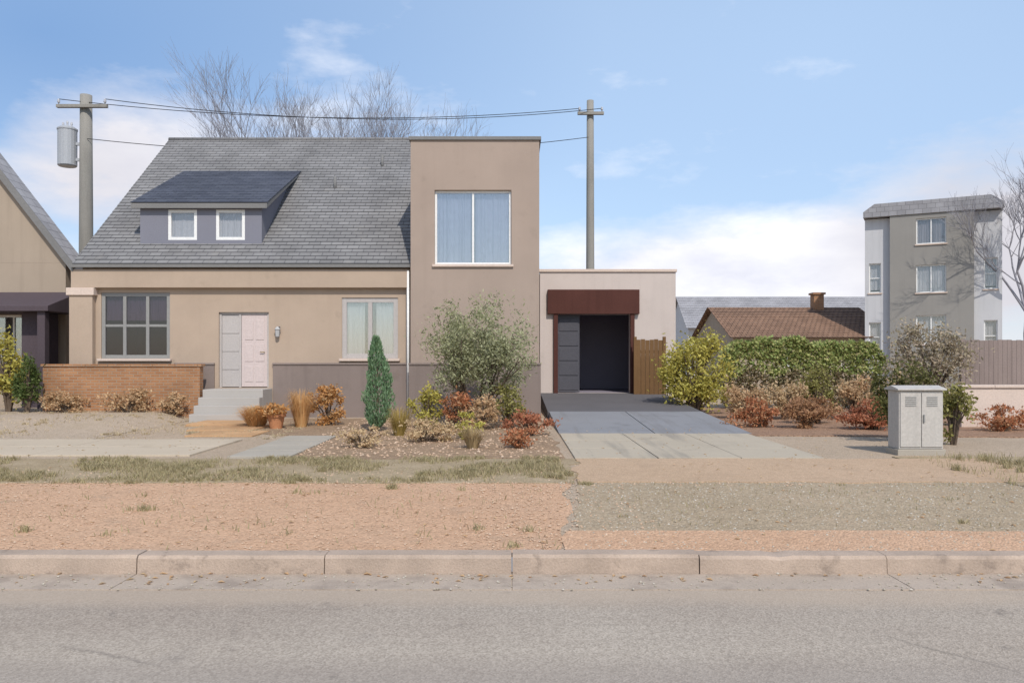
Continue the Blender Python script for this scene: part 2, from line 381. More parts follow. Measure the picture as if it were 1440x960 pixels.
M['shadeconcrete'] = surf('shade_toned_concrete', (.235, .235, .245), var=.1, s1=.6, s2=60, bstr=.3)  # bluish shade on the rear driveway, put into the colour
M['shade_drive'] = surf('shade_dark_drive', (.125, .118, .122), var=.14, s1=.7, s2=70, bstr=.6)  # deeper shade towards the garage doorway, painted as a darker drive
stain(M['drive_concrete'], .9, .6, .72, .45, (.2, .17, .14)); stain(M['drive_concrete'], 5, .66, .74, .5, (.16, .14, .12)); stain(M['shadeconcrete'], 1.1, .56, .7, .5, (.13, .125, .13))
stain(M['peach'], .55, .52, .68, .5, (.44, .30, .205)); stain(M['peach'], 2.2, .6, .72, .45, (.33, .24, .17)); stain(M['olivegravel'], .8, .5, .66, .45, (.43, .32, .22)); stain(M['olivegravel'], 2.5, .6, .7, .4, (.22, .18, .12)); stain(M['walkway'], 1.2, .55, .7, .4, (.36, .26, .18)); stain(M['drysoil'], 1.3, .5, .64, .55, (.44, .345, .235)); stain(M['roof'], 1.5, .58, .72, .3, (.30, .28, .255)); stain(M['pink'], 1.5, .58, .72, .3, (.42, .35, .31)); stain(M['plinth'], 2.0, .55, .7, .4, (.17, .135, .115))
stain(M['concrete'], 1.0, .56, .7, .4, (.3, .24, .18)); stain(M['kerb'], 4, .58, .66, .55, (.2, .155, .125)); stain(M['stucco'], 2.4, .6, .72, .28, (.27, .215, .165)); stain(M['stucco2'], 2.0, .58, .72, .28, (.23, .185, .15)); stain(M['gutter'], 2.5, .5, .64, .6, (.25, .2, .165)); stain(M['road'], 3.2, .64, .7, .5, (.17, .145, .125))
for k_ in ('drive_concrete', 'shadeconcrete'): stain(M[k_], 1.6, .52, .68, .42, (.15, .14, .135), (1.6, .12, 1))
def ramp_slab(name, x0, x1, y0, z0, y1, z1, m):
    mb = MB(); mb.prism([(y0, -.1), (y1, -.1), (y1, z1), (y0, z0)], 'x', x0, x1); return structure(mb.build(name, m, bevel=.006))
ramp_slab('driveway_ramp', 1.0, 3.03, 16.92, .028, 21.4, .2, M['shadeconcrete']); ramp_slab('driveway_ramp', 3.05, 5.1, 16.92, .028, 21.4, .2, M['shadeconcrete'])
ramp_slab('driveway_ramp', .96, 5.1, 21.42, .2, 26.99, .46, M['shade_drive'])
def lawn_z(x, y):
    q = lambda t: max(0, min(1, t)) ** 2 * (3 - 2 * max(0, min(1, t)))
    return .004 + .2 * q((y - 16.0) / 3.2) * q((-8.45 - x) / .9) + .012 * mnoise.noise((x * .8, y * .8, 0)) * q((y - 16) / 1.0)
vv, ff = [], []; nx_, ny_ = 110, 24
for j in range(ny_ + 1):
    for i in range(nx_ + 1):
        x, y = -38 + 29.6 * i / nx_, 15.95 + 8.0 * j / ny_; vv.append((x, y, lawn_z(x, y)))
for j in range(ny_):
    for i in range(nx_): a = j * (nx_ + 1) + i; ff.append((a, a + 1, a + nx_ + 2, a + nx_ + 1))
M['lawnearth'] = groundmat('pale_lawn_earth', (.43, .345, .265), (.49, .395, .305), (.39, .31, .235))
stain(M['lawnearth'], .7, .5, .66, .45, (.36, .28, .19));
structure(raw('front_lawn', vv, ff, M['lawnearth'], None, True))
slabs('stepping_path', -4.6, -3.55, 12.75, 16.3, 1, 4, .04, M['pathstone'], .03)

def blades(name, area, n, h, m, w=.006, lean=.5, clump=None, zf=None):
    v, f = [], []
    x0, x1, y0, y1, z = area; tx, ty = (x0 + x1) / 2, (y0 + y1) / 2
    for _ in range(n):
        for _t in range(8):
            x, y = rnd.uniform(x0, x1), rnd.uniform(y0, y1)
            if zf: z = zf(x, y)
            if clump is None or mnoise.noise((x * clump, y * clump, 3.1)) + rnd.uniform(-.25, .25) > 0: break
        if clump and rnd.random() < .62:
            x, y = tx + rnd.gauss(0, .035), ty + rnd.gauss(0, .035)
            if rnd.random() < .045: tx, ty = x0 + (x1 - x0) * rnd.random(), y0 + (y1 - y0) * rnd.random()
            if mnoise.noise((tx * clump, ty * clump, 3.1)) < -.12: tx, ty = x, y
            y = min(max(y, y0), y1)
            if zf: z = zf(x, y)
        a = rnd.uniform(0, 6.283); hh = h * rnd.uniform(.45, 1.25); l = hh * lean * rnd.uniform(.3, 1.4)
        b = rnd.uniform(0, 6.283); wx, wy = math.cos(b) * w, math.sin(b) * w
        i = len(v); cx, cy = math.cos(a) * l, math.sin(a) * l
        v += [(x - wx, y - wy, z), (x + wx, y + wy, z), (x + cx * .4 + wx * .6, y + cy * .4 + wy * .6, z + hh * .6), (x + cx * .4 - wx * .6, y + cy * .4 - wy * .6, z + hh * .6), (x + cx, y + cy, z + hh * .95)]
        f += [(i, i + 1, i + 2, i + 3), (i + 3, i + 2, i + 4)]
    return stuff(raw(name, v, f, m))
blades('dry_grass', (-13, .75, 10.35, 12.75, .013), 36000, .07, L['drygrass'], .006, .75, .9)
blades('dry_grass', (6.3, 13, 9.9, 13.0, .01), 8000, .11, L['drygrass'], .006, .6, .9)
blades('dry_grass', (-17, -4.8, 15.9, 21.2, .0), 9000, .05, L['palegrass'], .008, .9, .7, lawn_z)
blades('dry_grass', (.9, 9, 7.5, 10.3, .005), 1500, .05, L['drygrass'], .005, .8, 1.2)
def pebbles(name, area, n, r, m):
    v, f = [], []
    x0, x1, y0, y1, z = area
    base = [(1, 0, 0), (-1, 0, 0), (0, 1, 0), (0, -1, 0), (0, 0, .7), (0, 0, -.7)]
    fs = [(0, 2, 4), (2, 1, 4), (1, 3, 4), (3, 0, 4), (2, 0, 5), (1, 2, 5), (3, 1, 5), (0, 3, 5)]
    for _ in range(n):
        x, y = rnd.uniform(x0, x1), rnd.uniform(y0, y1); q = r * rnd.uniform(.4, 1.5) ** 1.5; a = rnd.uniform(0, 6.28); i = len(v)
        for p in base:
            s = q * rnd.uniform(.7, 1.2); px, py = p[0] * math.cos(a) - p[1] * math.sin(a), p[0] * math.sin(a) + p[1] * math.cos(a)
            v.append((x + px * s, y + py * s, z + p[2] * s + q * .25))
        f += [tuple(i + k for k in t) for t in fs]
    return stuff(raw(name, v, f, m))
pebbles('gravel', (-7.5, .55, 6.6, 10.4, .006), 6500, .0085, L['pebble'])
pebbles('gravel', (.6, 8.5, 6.6, 10.3, .006), 6000, .0095, L['greypebble'])
def litter(area, n, m):
    v, f = [], []; x0, x1, y0, y1, z = area
    for _ in range(n):
        x, y = rnd.uniform(x0, x1), rnd.uniform(y0, y1)
        if mnoise.noise((x * .9, y * 1.6, 7)) + rnd.uniform(-.3, .3) < 0: continue
        a = rnd.uniform(0, 6.28); s_ = rnd.uniform(.012, .035); c_, d_ = math.cos(a) * s_, math.sin(a) * s_; i = len(v)
        v += [(x - c_, y - d_, z), (x + d_ * .5, y - c_ * .5, z + s_ * .5), (x + c_, y + d_, z + s_ * .2), (x - d_ * .5, y + c_ * .5, z + s_ * .4)]; f.append((i, i + 1, i + 2, i + 3))
    return stuff(raw('fallen_leaves', v, f, m))
litter((-9, 9, 6.6, 10.3, .01), 700, L['brown'])
litter((-9, 9, KF - .3, KF, -.112), 420, L['brown'])
litter((-9, 7, 10.4, 17, .03), 900, L['tanbrown'])
litter((-12, 5, 16.5, 20, .06), 500, L['brown'])
blades('dry_grass', (-10, .8, 10.2, 10.6, .004), 2600, .06, L['drygrass'], .006, .7, 1.3)
pebbles('gravel', (-9, 6, 10.0, 11.4, .008), 1800, .011, L['pebble'])
pebbles('gravel', (-.4, 1.4, 6.6, 10.3, .008), 700, .011, L['pebble'])
blades('dry_weeds', (-8, .4, 6.62, 10.2, .004), 900, .07, L['drygrass'], .006, .7, 1.6)
pebbles('gravel', (-4, .8, 12.8, 21, .014), 2600, .02, L['pebble'])
pebbles('gravel', (-6, 6, KF - .45, KF, -.112), 700, .008, L['greypebble'])

# ------------------------------------------------------------------ plants
def leaf_cloud(center, rad, n, size, clumps, rg, hollow=.35, spread=.3, aspect=.5, up=0.0):
    v, f = [], []
    cs = []
    for _ in range(clumps):
        while True:
            p = Vector((rg.uniform(-1, 1), rg.uniform(-1, 1), rg.uniform(-1, 1)))
            if hollow < p.length < 1: break
        if rg.random() < .25: p *= rg.uniform(1.1, 1.38)
        cs.append((p, rg.uniform(.55, 1.25)))
    for _ in range(n):
        c, k = rg.choice(cs)
        p = c + Vector((rg.gauss(0, 1), rg.gauss(0, 1), rg.gauss(0, 1))) * spread * k * .55
        q = Vector((center[0] + p.x * rad[0], center[1] + p.y * rad[1], center[2] + p.z * rad[2]))
        if q.z < .02: q.z = rg.uniform(.02, .2)
        d = Vector((rg.uniform(-1, 1), rg.uniform(-1, 1), rg.uniform(-1, 1) + up)).normalized()
        e = d.orthogonal().normalized(); e.rotate(__import__('mathutils').Quaternion(d, rg.uniform(0, 6.28)))
        s = size * rg.uniform(.4, 1.5); w = s * aspect; i = len(v)
        v += [tuple(q), tuple(q + d * s * .5 + e * w * .5), tuple(q + d * s), tuple(q + d * s * .5 - e * w * .5)]
        f.append((i, i + 1, i + 2, i + 3))
    return v, f, cs
def limb(mb, p, d, ln, r, depth, rg, spread=.55, shrink=.72, n=6, tip=None, up=.12, kids=(2, 3)):
    """recursive branching limb"""
    segs = 3; q = Vector(p); d = Vector(d).normalized()
    for k in range(segs):
        d2 = (d + Vector((rg.uniform(-1, 1), rg.uniform(-1, 1), rg.uniform(-.6, 1))) * .13).normalized()
        e = q + d2 * ln / segs
        mb.tube(q, e, r * (1 - .12 * k), r * (1 - .12 * (k + 1)), n, False); q, d = e, d2
        if depth > 0 and k == 1 and rg.random() < .6:
            s = (d + Vector((rg.uniform(-1, 1), rg.uniform(-1, 1), rg.uniform(-.3, .7))) * (spread + .3)).normalized()
            limb(mb, q, s, ln * shrink * .8, r * .45, depth - 1, rg, spread, shrink, max(3, n - 1), tip, up, kids)
    if depth > 0:
        for _ in range(rg.randint(*kids)):
            s = (d + Vector((rg.uniform(-1, 1), rg.uniform(-1, 1), rg.uniform(-.5, .8))) * spread + Vector((0, 0, up))).normalized()
            limb(mb, q, s, ln * shrink * rg.uniform(.75, 1.15), r * .6, depth - 1, rg, spread, shrink, max(3, n - 1), tip, up, kids)
    elif tip is not None: tip.append(q)
def bare_tree(label, x, y, h, seed, r=.2, depth=5, kids=(2, 3), group='leafless trees behind the houses'):
    rg = random.Random(seed); t = thing('bare_tree', label, 'tree', (x, y, 0), group)
    tr = MB(); p = Vector((0, 0, -.1)); d = Vector((0, 0, 1))
    for k in range(4):
        e = p + (d + Vector((rg.uniform(-.08, .08), rg.uniform(-.08, .08), 0))) * h * .085
        tr.tube(p, e, r * (1.25 - .12 * k), r * (1.25 - .12 * (k + 1)), 9, False); p = e
    tr.build('trunk', M['bark'], t, smooth=True)
    br = MB()
    for k in range(5):
        a = k * 1.257 + rg.uniform(-.4, .4)
        limb(br, p, (math.cos(a) * .55, math.sin(a) * .55, 1), h * .21, r * .4, depth, rg, .62, .77, kids=kids)
    raw('branches', br.v, br.f, M['twig'], t, True)
    return t
def shrub(name, label, cat, x, y, w, d, h, z0, m, seed, n=2200, size=.09, clumps=30, group=None, stem=True, aspect=.5, spread=.34):
    gz = lawn_z(x, y) if x < -8 and 15.95 < y < 24 else 0
    """z0: height where the foliage starts"""
    rg = random.Random(seed); t = thing(name, label, cat, (x, y, gz), group)
    v, f, cs = leaf_cloud((0, 0, (z0 + h) / 2), (w / 2 * .86, d / 2 * .86, (h - z0) / 2 * .86), n, size, clumps, rg, .3, spread, aspect)
    raw('foliage', v, f, L[m], t)
    if stem:
        mb = MB()
        for c, k in cs[:34]:
            q = Vector((c.x * w * .4, c.y * d * .4, (z0 + h) / 2 + c.z * (h - z0) * .4))
            mid = Vector((q.x * .4, q.y * .4, max(.05, q.z * .55)))
            b0 = Vector((q.x * .12, q.y * .12, -.02)); r = .012 + .012 * h
            mb.tube(b0, mid, r, r * .7, 5, False); mb.tube(mid, q, r * .7, r * .3, 5, False)
        mb.build('stem', M['brownbark'], t, smooth=True)
    return t
def tussock(label, x, y, w, h, m, seed, n=420, group=None, name='ornamental_grass'):
    rg = random.Random(seed); v, f = [], []
    for _ in range(n):
        a = rg.uniform(0, 6.283); r0 = w * .16 * math.sqrt(rg.random()); hh = h * rg.uniform(.55, 1.1); l = w * .5 * rg.uniform(.15, 1.05)
        c, s = math.cos(a), math.sin(a); wd = .007; i = len(v)
        prof = [(0, 0), (.25, .45), (.6, .85), (1, .95 if l < w * .35 else .75)]
        for k, (t, z) in enumerate(prof):
            rr = r0 + l * t; ww = wd * (1 - .3 * k)
            v += [(c * rr - s * ww, s * rr + c * ww, z * hh), (c * rr + s * ww, s * rr - c * ww, z * hh)]
        f += [(i + 2 * k, i + 2 * k + 1, i + 2 * k + 3, i + 2 * k + 2) for k in range(3)]
    o = raw(name, v, f, L[m]); o.location = (x, y, .01)
    return tag(o, label, 'grass', group)

# ------------------------------------------------------------------ windows and doors (all face -Y)
def window(parent, x0, x1, z0, z1, yf, frame='frame', glass='glass', cols=2, rows=1, blind=None, drop=1.0, sill=True, fw=.06, name='window', sillm=None, gap=0):
    """parent > window > frame bars, pane, blind, sill; yf is the outer wall face, the window sits 9 cm in"""
    y = yf + .09
    mb = MB()
    mb.box(x0, x0 + fw, y, y + .07, z0, z1).box(x1 - fw, x1, y, y + .07, z0, z1)
    mb.box(x0 + fw, x1 - fw, y + .002, y + .068, z0, z0 + fw).box(x0 + fw, x1 - fw, y + .002, y + .068, z1 - fw, z1)
    for k in range(1, cols):
        xc = x0 + (x1 - x0) * k / cols; mb.box(xc - fw * .45, xc + fw * .45, y + .006, y + .064, z0 + fw, z1 - fw)
    for k in range(1, rows):
        zc = z0 + (z1 - z0) * k / rows; mb.box(x0 + fw, x1 - fw, y + .012, y + .06, zc - fw * .35, zc + fw * .35)
    w = mb.build(name, M[frame], parent, bevel=.004)
    MB().box(x0 + fw * .5, x1 - fw * .5, y + .03, y + .038, z0 + fw * .5, z1 - fw * .5).build('pane', M[glass], w)
    if blind:
        b = MB(); zb = z1 - (z1 - z0) * drop; n = 14; xx0, xx1 = x0 + .02, x1 - .02; yb = y + .085
        xs_ = [xx0]
        while xs_[-1] < xx1 - .05: xs_.append(xs_[-1] + rnd.uniform(.045, .16))
        xs_[-1] = xx1; nn = len(xs_) - 1
        for k in range(nn):
            if gap and abs((xs_[k] + xs_[k + 1]) / 2 - (xx0 + xx1) / 2) < gap * (xx1 - xx0): continue
            a, c = xs_[k], xs_[k + 1]; m_ = a + (c - a) * rnd.uniform(.3, .7); dp = rnd.uniform(.012, .045); sl_ = rnd.uniform(-.02, .02)
            b.face([(a, yb + .03, zb), (m_ + sl_, yb + .03 - dp, zb), (m_, yb + .03 - dp * .6, z1), (a, yb + .03, z1)]); b.face([(m_ + sl_, yb + .03 - dp, zb), (c, yb + .03, zb), (c, yb + .03, z1), (m_, yb + .03 - dp * .6, z1)])
        b.build('curtain', M[blind], w)
    if sill:
        MB().box(x0 - .06, x1 + .06, yf - .06, yf + .1, z0 - .07, z0 - .003).build('sill', M[sillm or 'cap'], w, bevel=.006)
    return w

# ------------------------------------------------------------------ main house
FY, DEEP = 22.0, 34.0
X0, X1 = -11.85, -2.75           # porch side of the house
TX0, TX1, TF, TT = -2.75, .74, 21.6, 7.53   # tower: left, right, front face, top
EAVE_Y, EAVE_Z, RIDGE_Y, RIDGE_Z = 21.82, 4.21, 28.0, 9.3
house = thing('stucco_house', 'two storey tan stucco house with grey pitched roof, dormer and flat topped tower', 'house', (0, 0, 0))
win_l = (-11.35, -9.45, 1.62, 3.44)
door_o = (-8.1, -6.72, .82, 2.9)
win_p = (-4.7, -3.15, 1.62, 3.3)
w = MB(); w.wall(X0, X1, 0, 4.12, FY, .24, [win_l, door_o, win_p])
w.box(X0, X0 + .24, FY + .24, DEEP, 0, 4.12).box(X0 + .24, X1, DEEP - .24, DEEP, 0, 4.12)
# gable ends under the pitched roof
def roof_z(y): return EAVE_Z + (RIDGE_Z - EAVE_Z) * (y - EAVE_Y) / (RIDGE_Y - EAVE_Y) if y <= RIDGE_Y else RIDGE_Z - (RIDGE_Z - EAVE_Z) * (y - RIDGE_Y) / (RIDGE_Y - EAVE_Y)
for xa in (X0, X1 - .24):
    w.prism([(FY, 4.12), (DEEP, 4.12), (DEEP, roof_z(DEEP) - .12), (RIDGE_Y, RIDGE_Z - .12), (FY, roof_z(FY) - .12)][0:5], 'x', xa + .002, xa + .238)
w.build('wall', M['stucco'], house)
w = MB()
tw = (-2.1, -.02, 4.17, 6.18)
w.wall(TX0, TX1, 0, TT, TF, .26, [tw])
w.box(TX0, TX0 + .26, TF + .26, 28.2, 0, TT).box(TX1 - .26, TX1, TF + .26, 28.2, 0, TT).box(TX0 + .26, TX1 - .26, 27.94, 28.2, 0, TT)
w.box(TX0 + .26, TX1 - .26, TF + .26, 27.94, TT - .35, TT - .2)
w.box(TX0 + .26, TX1 - .26, TF + .26, 27.94, 3.2, 3.45)
w.build('tower_wall', M['stucco2'], house, bevel=.014)
MB().box(TX0 - .05, TX1 + .05, TF - .05, TF + .31, TT + .002, TT + .1).box(TX0 - .05, TX0 + .31, TF + .312, 28.25, TT + .002, TT + .1).box(TX1 - .31, TX1 + .05, TF + .312, 28.25, TT + .002, TT + .1).build('coping', M['fascia'], house, bevel=.01)
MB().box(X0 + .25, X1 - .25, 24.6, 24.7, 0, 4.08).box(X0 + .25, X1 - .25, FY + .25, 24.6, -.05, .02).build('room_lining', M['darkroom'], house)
# tan band below the eave and a corner pillar
mb = MB(); mb.box(X0 - .25, X1 - .06, FY - .165, FY - .002, 3.56, 4.06)
mb.build('beam', M['stucco'], house, bevel=.012)
mb = MB(); mb.box(-12.14, -11.5, 21.82, 21.996, 0, 3.515); mb.build('pillar', M['stucco'], house, bevel=.015)
mb = MB(); mb.box(-12.2, -11.44, 21.77, 21.998, 3.35, 3.557); mb.build('pillar', M['cap'], house, bevel=.015)
# shingled roof in real overlapping courses
def slope(xa, xb, ya, za, yb, zb, name, m, parent, course=.19, th=.014):
    mb = MB(); ln = math.hypot(yb - ya, zb - za); n = int(ln / course); ux, uz = (yb - ya) / ln, (zb - za) / ln; nx, nz = -uz, ux
    if nz < 0: nx, nz = -nx, -nz
    for k in range(n):
        a, b = ln * k / n, ln * (k + 1) / n + .02
        p = lambda t, o: (ya + ux * t + nx * o, za + uz * t + nz * o)
        q = [p(a, 0), p(a, th + .012), p(min(b, ln), .012), p(min(b, ln), 0)]
        s = rnd.uniform(-.004, .004)
        mb.prism([(c[0], c[1] + s) for c in q], 'x', xa, xb)
    sgn = 1 if yb > ya else -1
    return mb.build(name, m, parent, uvf=lambda x, y, z: (x, ((y - ya) * ux + (z - za) * uz)))
RX0, RX1 = -12.05, -2.76
slope(RX0, RX1, EAVE_Y, EAVE_Z, RIDGE_Y, RIDGE_Z, 'roof', M['roof'], house)
slope(RX0, RX1, 2 * RIDGE_Y - EAVE_Y, EAVE_Z, RIDGE_Y, RIDGE_Z, 'roof', M['roof'], house)
mb = MB(); mb.prism([(EAVE_Y, EAVE_Z - .02), (RIDGE_Y, RIDGE_Z - .02), (2 * RIDGE_Y - EAVE_Y, EAVE_Z - .02), (2 * RIDGE_Y - EAVE_Y, EAVE_Z - .2), (RIDGE_Y, RIDGE_Z - .22), (EAVE_Y, EAVE_Z - .2)], 'x', RX0 - .03, RX0 + .02)
mb.build('bargeboard', M['fascia'], house)
mb = MB(); mb.tube((RX0, RIDGE_Y, RIDGE_Z + .0), (RX1, RIDGE_Y, RIDGE_Z + .0), .09, n=8); mb.build('ridge_cap', M['roof'], house, smooth=True)
mb = MB(); mb.box(RX0, RX1, EAVE_Y + .02, FY - .01, EAVE_Z - .07, EAVE_Z - .04); mb.build('soffit', M['fascia'], house)
mb = MB(); mb.prism([(EAVE_Y - .08, EAVE_Z - .1), (EAVE_Y - .08, EAVE_Z - .01), (EAVE_Y - .065, EAVE_Z - .01), (EAVE_Y - .06, EAVE_Z - .08), (EAVE_Y + .01, EAVE_Z - .08), (EAVE_Y + .01, EAVE_Z - .1)], 'x', RX0, RX1)
gut = mb.build('gutter_pipe', M['fascia'], house)
mb = MB(); mb.tube((-2.85, 21.86, .05), (-2.85, 21.86, 4.03), .04)
mb.build('downpipe', M['white'], house, smooth=True)
window(house, *win_l, FY - .06, 'frame', 'plum_glass', 3, 2, 'greyblind', .42, True, .1)
window(house, *win_p, FY - .06, 'doorgrey', 'skyglass', 2, 1, 'blind', .97, True, .13, gap=.1)
window(house, *tw, TF, 'white', 'skyglass', 2, 1, 'reflectblind', .97, gap=.05)
# raised front door with a grey side panel, reached by steps
mb = MB(); y = FY + .06
mb.box(-8.1, -8.04, y, y + .08, .82, 2.9).box(-6.78, -6.72, y, y + .08, .82, 2.9).box(-8.04, -6.78, y + .002, y + .078, 2.84, 2.9).box(-7.56, -7.5, y + .003, y + .077, .82, 2.84)
dr = mb.build('door', M['doorgrey'], house, bevel=.004)
mb = MB(); mb.box(-7.495, -6.785, y + .02, y + .062, .84, 2.835)
for z0_, z1_ in ((.98, 1.42), (1.54, 2.02), (2.14, 2.7)):
    for xa in (-7.4, -7.1):
        mb.box(xa, xa + .23, y + .008, y + .0195, z0_, z1_)
mb.build('door_leaf', M['cream'], dr, bevel=.006)
mb = MB(); mb.tube((-6.86, y + .015, 1.8), (-6.86, y - .04, 1.8), .012).tube((-6.86, y - .04, 1.8), (-6.97, y - .04, 1.8), .012); mb.build('handle', M['brass'], dr, smooth=True)
MB().box(-8.035, -7.565, y + .025, y + .06, .84, 2.83).build('side_panel', M['doorgrey'], dr)
for z_ in (1.34, 1.84, 2.34): MB().box(-8.03, -7.57, y + .012, y + .0245, z_ - .02, z_ + .02).build('panel_bar', M['doorgrey'], dr)
lamp = MB().box(-6.5, -6.4, FY - .05, FY - .002, 2.3, 2.5).build('wall_lantern', M['darkgrey'], house, bevel=.005)
MB().lathe((-6.45, FY - .1, 2.2), [(.03, 0), (.055, .03), (.065, .2), (.085, .22), (.02, .3)], 10).build('lamp_shade', M['blind'], lamp)
for xv, yv in ((-5.6, 25.2), (-4.3, 26.4)):
    MB().tube((xv, yv, roof_z(yv) - .1), (xv, yv, roof_z(yv) + .38), .05, n=10).build('vent_pipe', M['fascia'], house, smooth=True)
for k in range(4):
    MB().box(-8.2, -6.6, 21.1 - k * .3, (21.935 if k == 0 else 21.1 - (k - 1) * .3 - .003), -.03, .8 - k * .2).build('step', M['stepstone'], house, bevel=.012)
MB().box(-7.75, -6.2, 18.9, 20.19, -.05, .06).build('landing', M['tile'], house, bevel=.008)
MB().prism([(-7.2, 0), (-5.75, 0), (-5.75, .04), (-7.2, .04)], 'y', 17.6, 18.895).build('landing', M['tile'], house, bevel=.008)
MB().box(-6.75, -5.35, 16.4, 17.595, -.05, .03).build('landing', M['tile'], house, bevel=.008)
# taupe plinth round the foot of the walls
for a, b, yy in ((-9.3, -8.21, FY), (-6.59, -2.82, FY), (TX0 - .04, TX1 + .04, TF)):
    MB().box(a, b, yy - .06, yy - .002, -.05, 1.44).build('plinth', M['plinth'], house, bevel=.006)
    MB().box(a - .01, b + .01, yy - .085, yy - .0025, 1.443, 1.5).build('plinth_cap', M['plinth'], house, bevel=.01)
# shed dormer
DF, DX0, DX1 = 22.6, -10.55, -7.1
zb = roof_z(DF); zt = 6.06
dorm = MB(); wins = [(-9.76, -8.94, 4.98, 5.84), (-8.4, -7.58, 4.98, 5.84)]
dorm.wall(DX0, DX1, zb - .05, zt, DF, .12, wins)
sl = .465; SLP = (RIDGE_Z - EAVE_Z) / (RIDGE_Y - EAVE_Y)
def side_y(z_): return None
for xa in (DX0, DX1 - .1):
    yb_ = DF + (zt - zb + 0.0) / (SLP - sl)
    dorm.prism([(DF + .12, zt + sl * .12), (DF + .12, roof_z(DF + .12) - .05), (yb_, roof_z(yb_) - .05)], 'x', xa + .001, xa + .1)
dm = dorm.build('dormer', M['lilac'], house)
yb_ = DF + (zt - zb) / (SLP - sl)
slope(DX0 - .2, DX1 + .2, DF - .16, zt - sl * .16 + .02, yb_ + .15, zt + sl * (yb_ + .15 - DF) + .06, 'roof', M['slate'], dm)
mb = MB(); mb.prism([(DF - .16, zt - sl * .16 - .13), (DF - .16, zt - sl * .16 + .015), (yb_, zt + sl * (yb_ - DF) + .04), (yb_, zt + sl * (yb_ - DF) - .02)], 'x', DX0 - .19, DX0 - .155)
mb.prism([(DF - .16, zt - sl * .16 - .13), (DF - .16, zt - sl * .16 + .015), (yb_, zt + sl * (yb_ - DF) + .04), (yb_, zt + sl * (yb_ - DF) - .02)], 'x', DX1 + .155, DX1 + .19)
mb.box(DX0 - .153, DX1 + .153, DF - .16, DF - .13, zt - sl * .16 - .13, zt - sl * .16 + .01)
mb.build('fascia', M['fascia'], dm)
for wv in wins: window(dm, *wv, DF - .085, 'white', 'glass', 1, 1, 'blind', .92, False, .085)

# low orange brick wall with coping in front of the left window
bwl = thing('brick_wall', 'low orange brick wall with stone coping under the left window of the tan house', 'wall', (0, 0, 0))
MB().box(-12.55, -8.35, 21.3, 21.54, -.05, 1.4).build('brickwork', M['brick'], bwl)
mb = MB(); xx = -12.6
while xx < -8.4: mb.box(xx + .003, min(xx + .6, -8.3) - .003, 21.27, 21.57, 1.403, 1.47); xx += .6
mb.build('coping', M['brick'], bwl, bevel=.008)

# terracotta pots by the step
def pot(label, x, y, h, r, plant, seed, pl_label, plh):
    t = thing('terracotta_pot', label, 'plant pot', (x, y, .012))
    MB().lathe((0, 0, 0), [(r * .68, 0), (r * .95, h * .8), (r * 1.08, h * .8), (r * 1.1, h), (r * .98, h), (r * .9, h * .86), (0.01, h * .86)], 22).build('pot_body', M['terracotta'], t, smooth=False)
    v, f, cs = leaf_cloud((0, 0, h * .9 + plh * .5), (r * 1.6, r * 1.5, plh * .6), 1200, .08, 14, random.Random(seed))
    raw('foliage', v, f, L[plant], t)
pot('terracotta pot of low orange leaves standing near the door steps', -5.42, 18.3, .34, .2, 'orange', 5, '', .2)

# ------------------------------------------------------------------ left neighbour
nb = thing('gabled_house', 'sand coloured neighbouring house with steep gable and dark porch at far left', 'house', (0, 0, 0))
NX0, NX1, NY, NAx = -20.1, -13.45, 24.0, -16.75
mb = MB(); gw = (-15.9, -14.25, 1.5, 2.93)
mb.wall(NX0, NX1, 0, 4.5, NY, .24, [gw])
mb.prism([(NX0, 4.502), (NX1, 4.502), (NAx, 8.85)], 'y', NY, NY + .24)
mb.prism([(NX0, 4.502), (NX1, 4.502), (NAx, 8.85)], 'y', NY + .45, NY + .6)
mb.box(NX1 - .24, NX1, NY + .24, NY + .6, 0, 4.5).box(NX0, NX0 + .24, NY + .24, NY + .6, 0, 4.5)
mb.box(-26, -17.9, NY + .602, 33, 0, 4.2)
mb.box(NX0 + .3, NX1 - .3, NY + .405, NY + .445, 0, 4.4)
mb.build('wall', M['neighbour'], nb)
for s in (-1, 1):
    ex = NAx + s * 3.6; ez = 8.95 - 3.6 * 1.3
    mb = MB(); mb.prism([(NAx, 9.12), (NAx, 8.93), (ex, ez), (ex + s * .0, ez + .2)], 'y', NY - .14, NY + .72); mb.build('roof', M['far_roof'], nb)
    mb = MB(); mb.prism([(NAx, 9.14), (NAx, 8.83), (ex, ez - .08), (ex + s * .02, ez + .2)], 'y', NY - .18, NY - .142); mb.build('bargeboard', M['fascia'], nb)
window(nb, *gw, NY, 'white', 'skyglass', 2, 1, 'greyblind', .9)
mb = MB(); mb.prism([(22.3, 2.95), (22.3, 3.1), (NY - .003, 3.62), (NY - .003, 2.95)], 'x', -20.3, -13.0); mb.build('porch_roof', M['plum'], nb, bevel=.01)
for px_ in (-18.2, -16.2, -13.25): MB().box(px_ - .11, px_ + .11, 22.4, 22.62, 0, 2.945).build('porch_post', M['plum'], nb, bevel=.01)
MB().box(-14.1, -13.5, 22.9, NY - .3, 0, 2.94).build('porch_screen', M['plum'], nb)

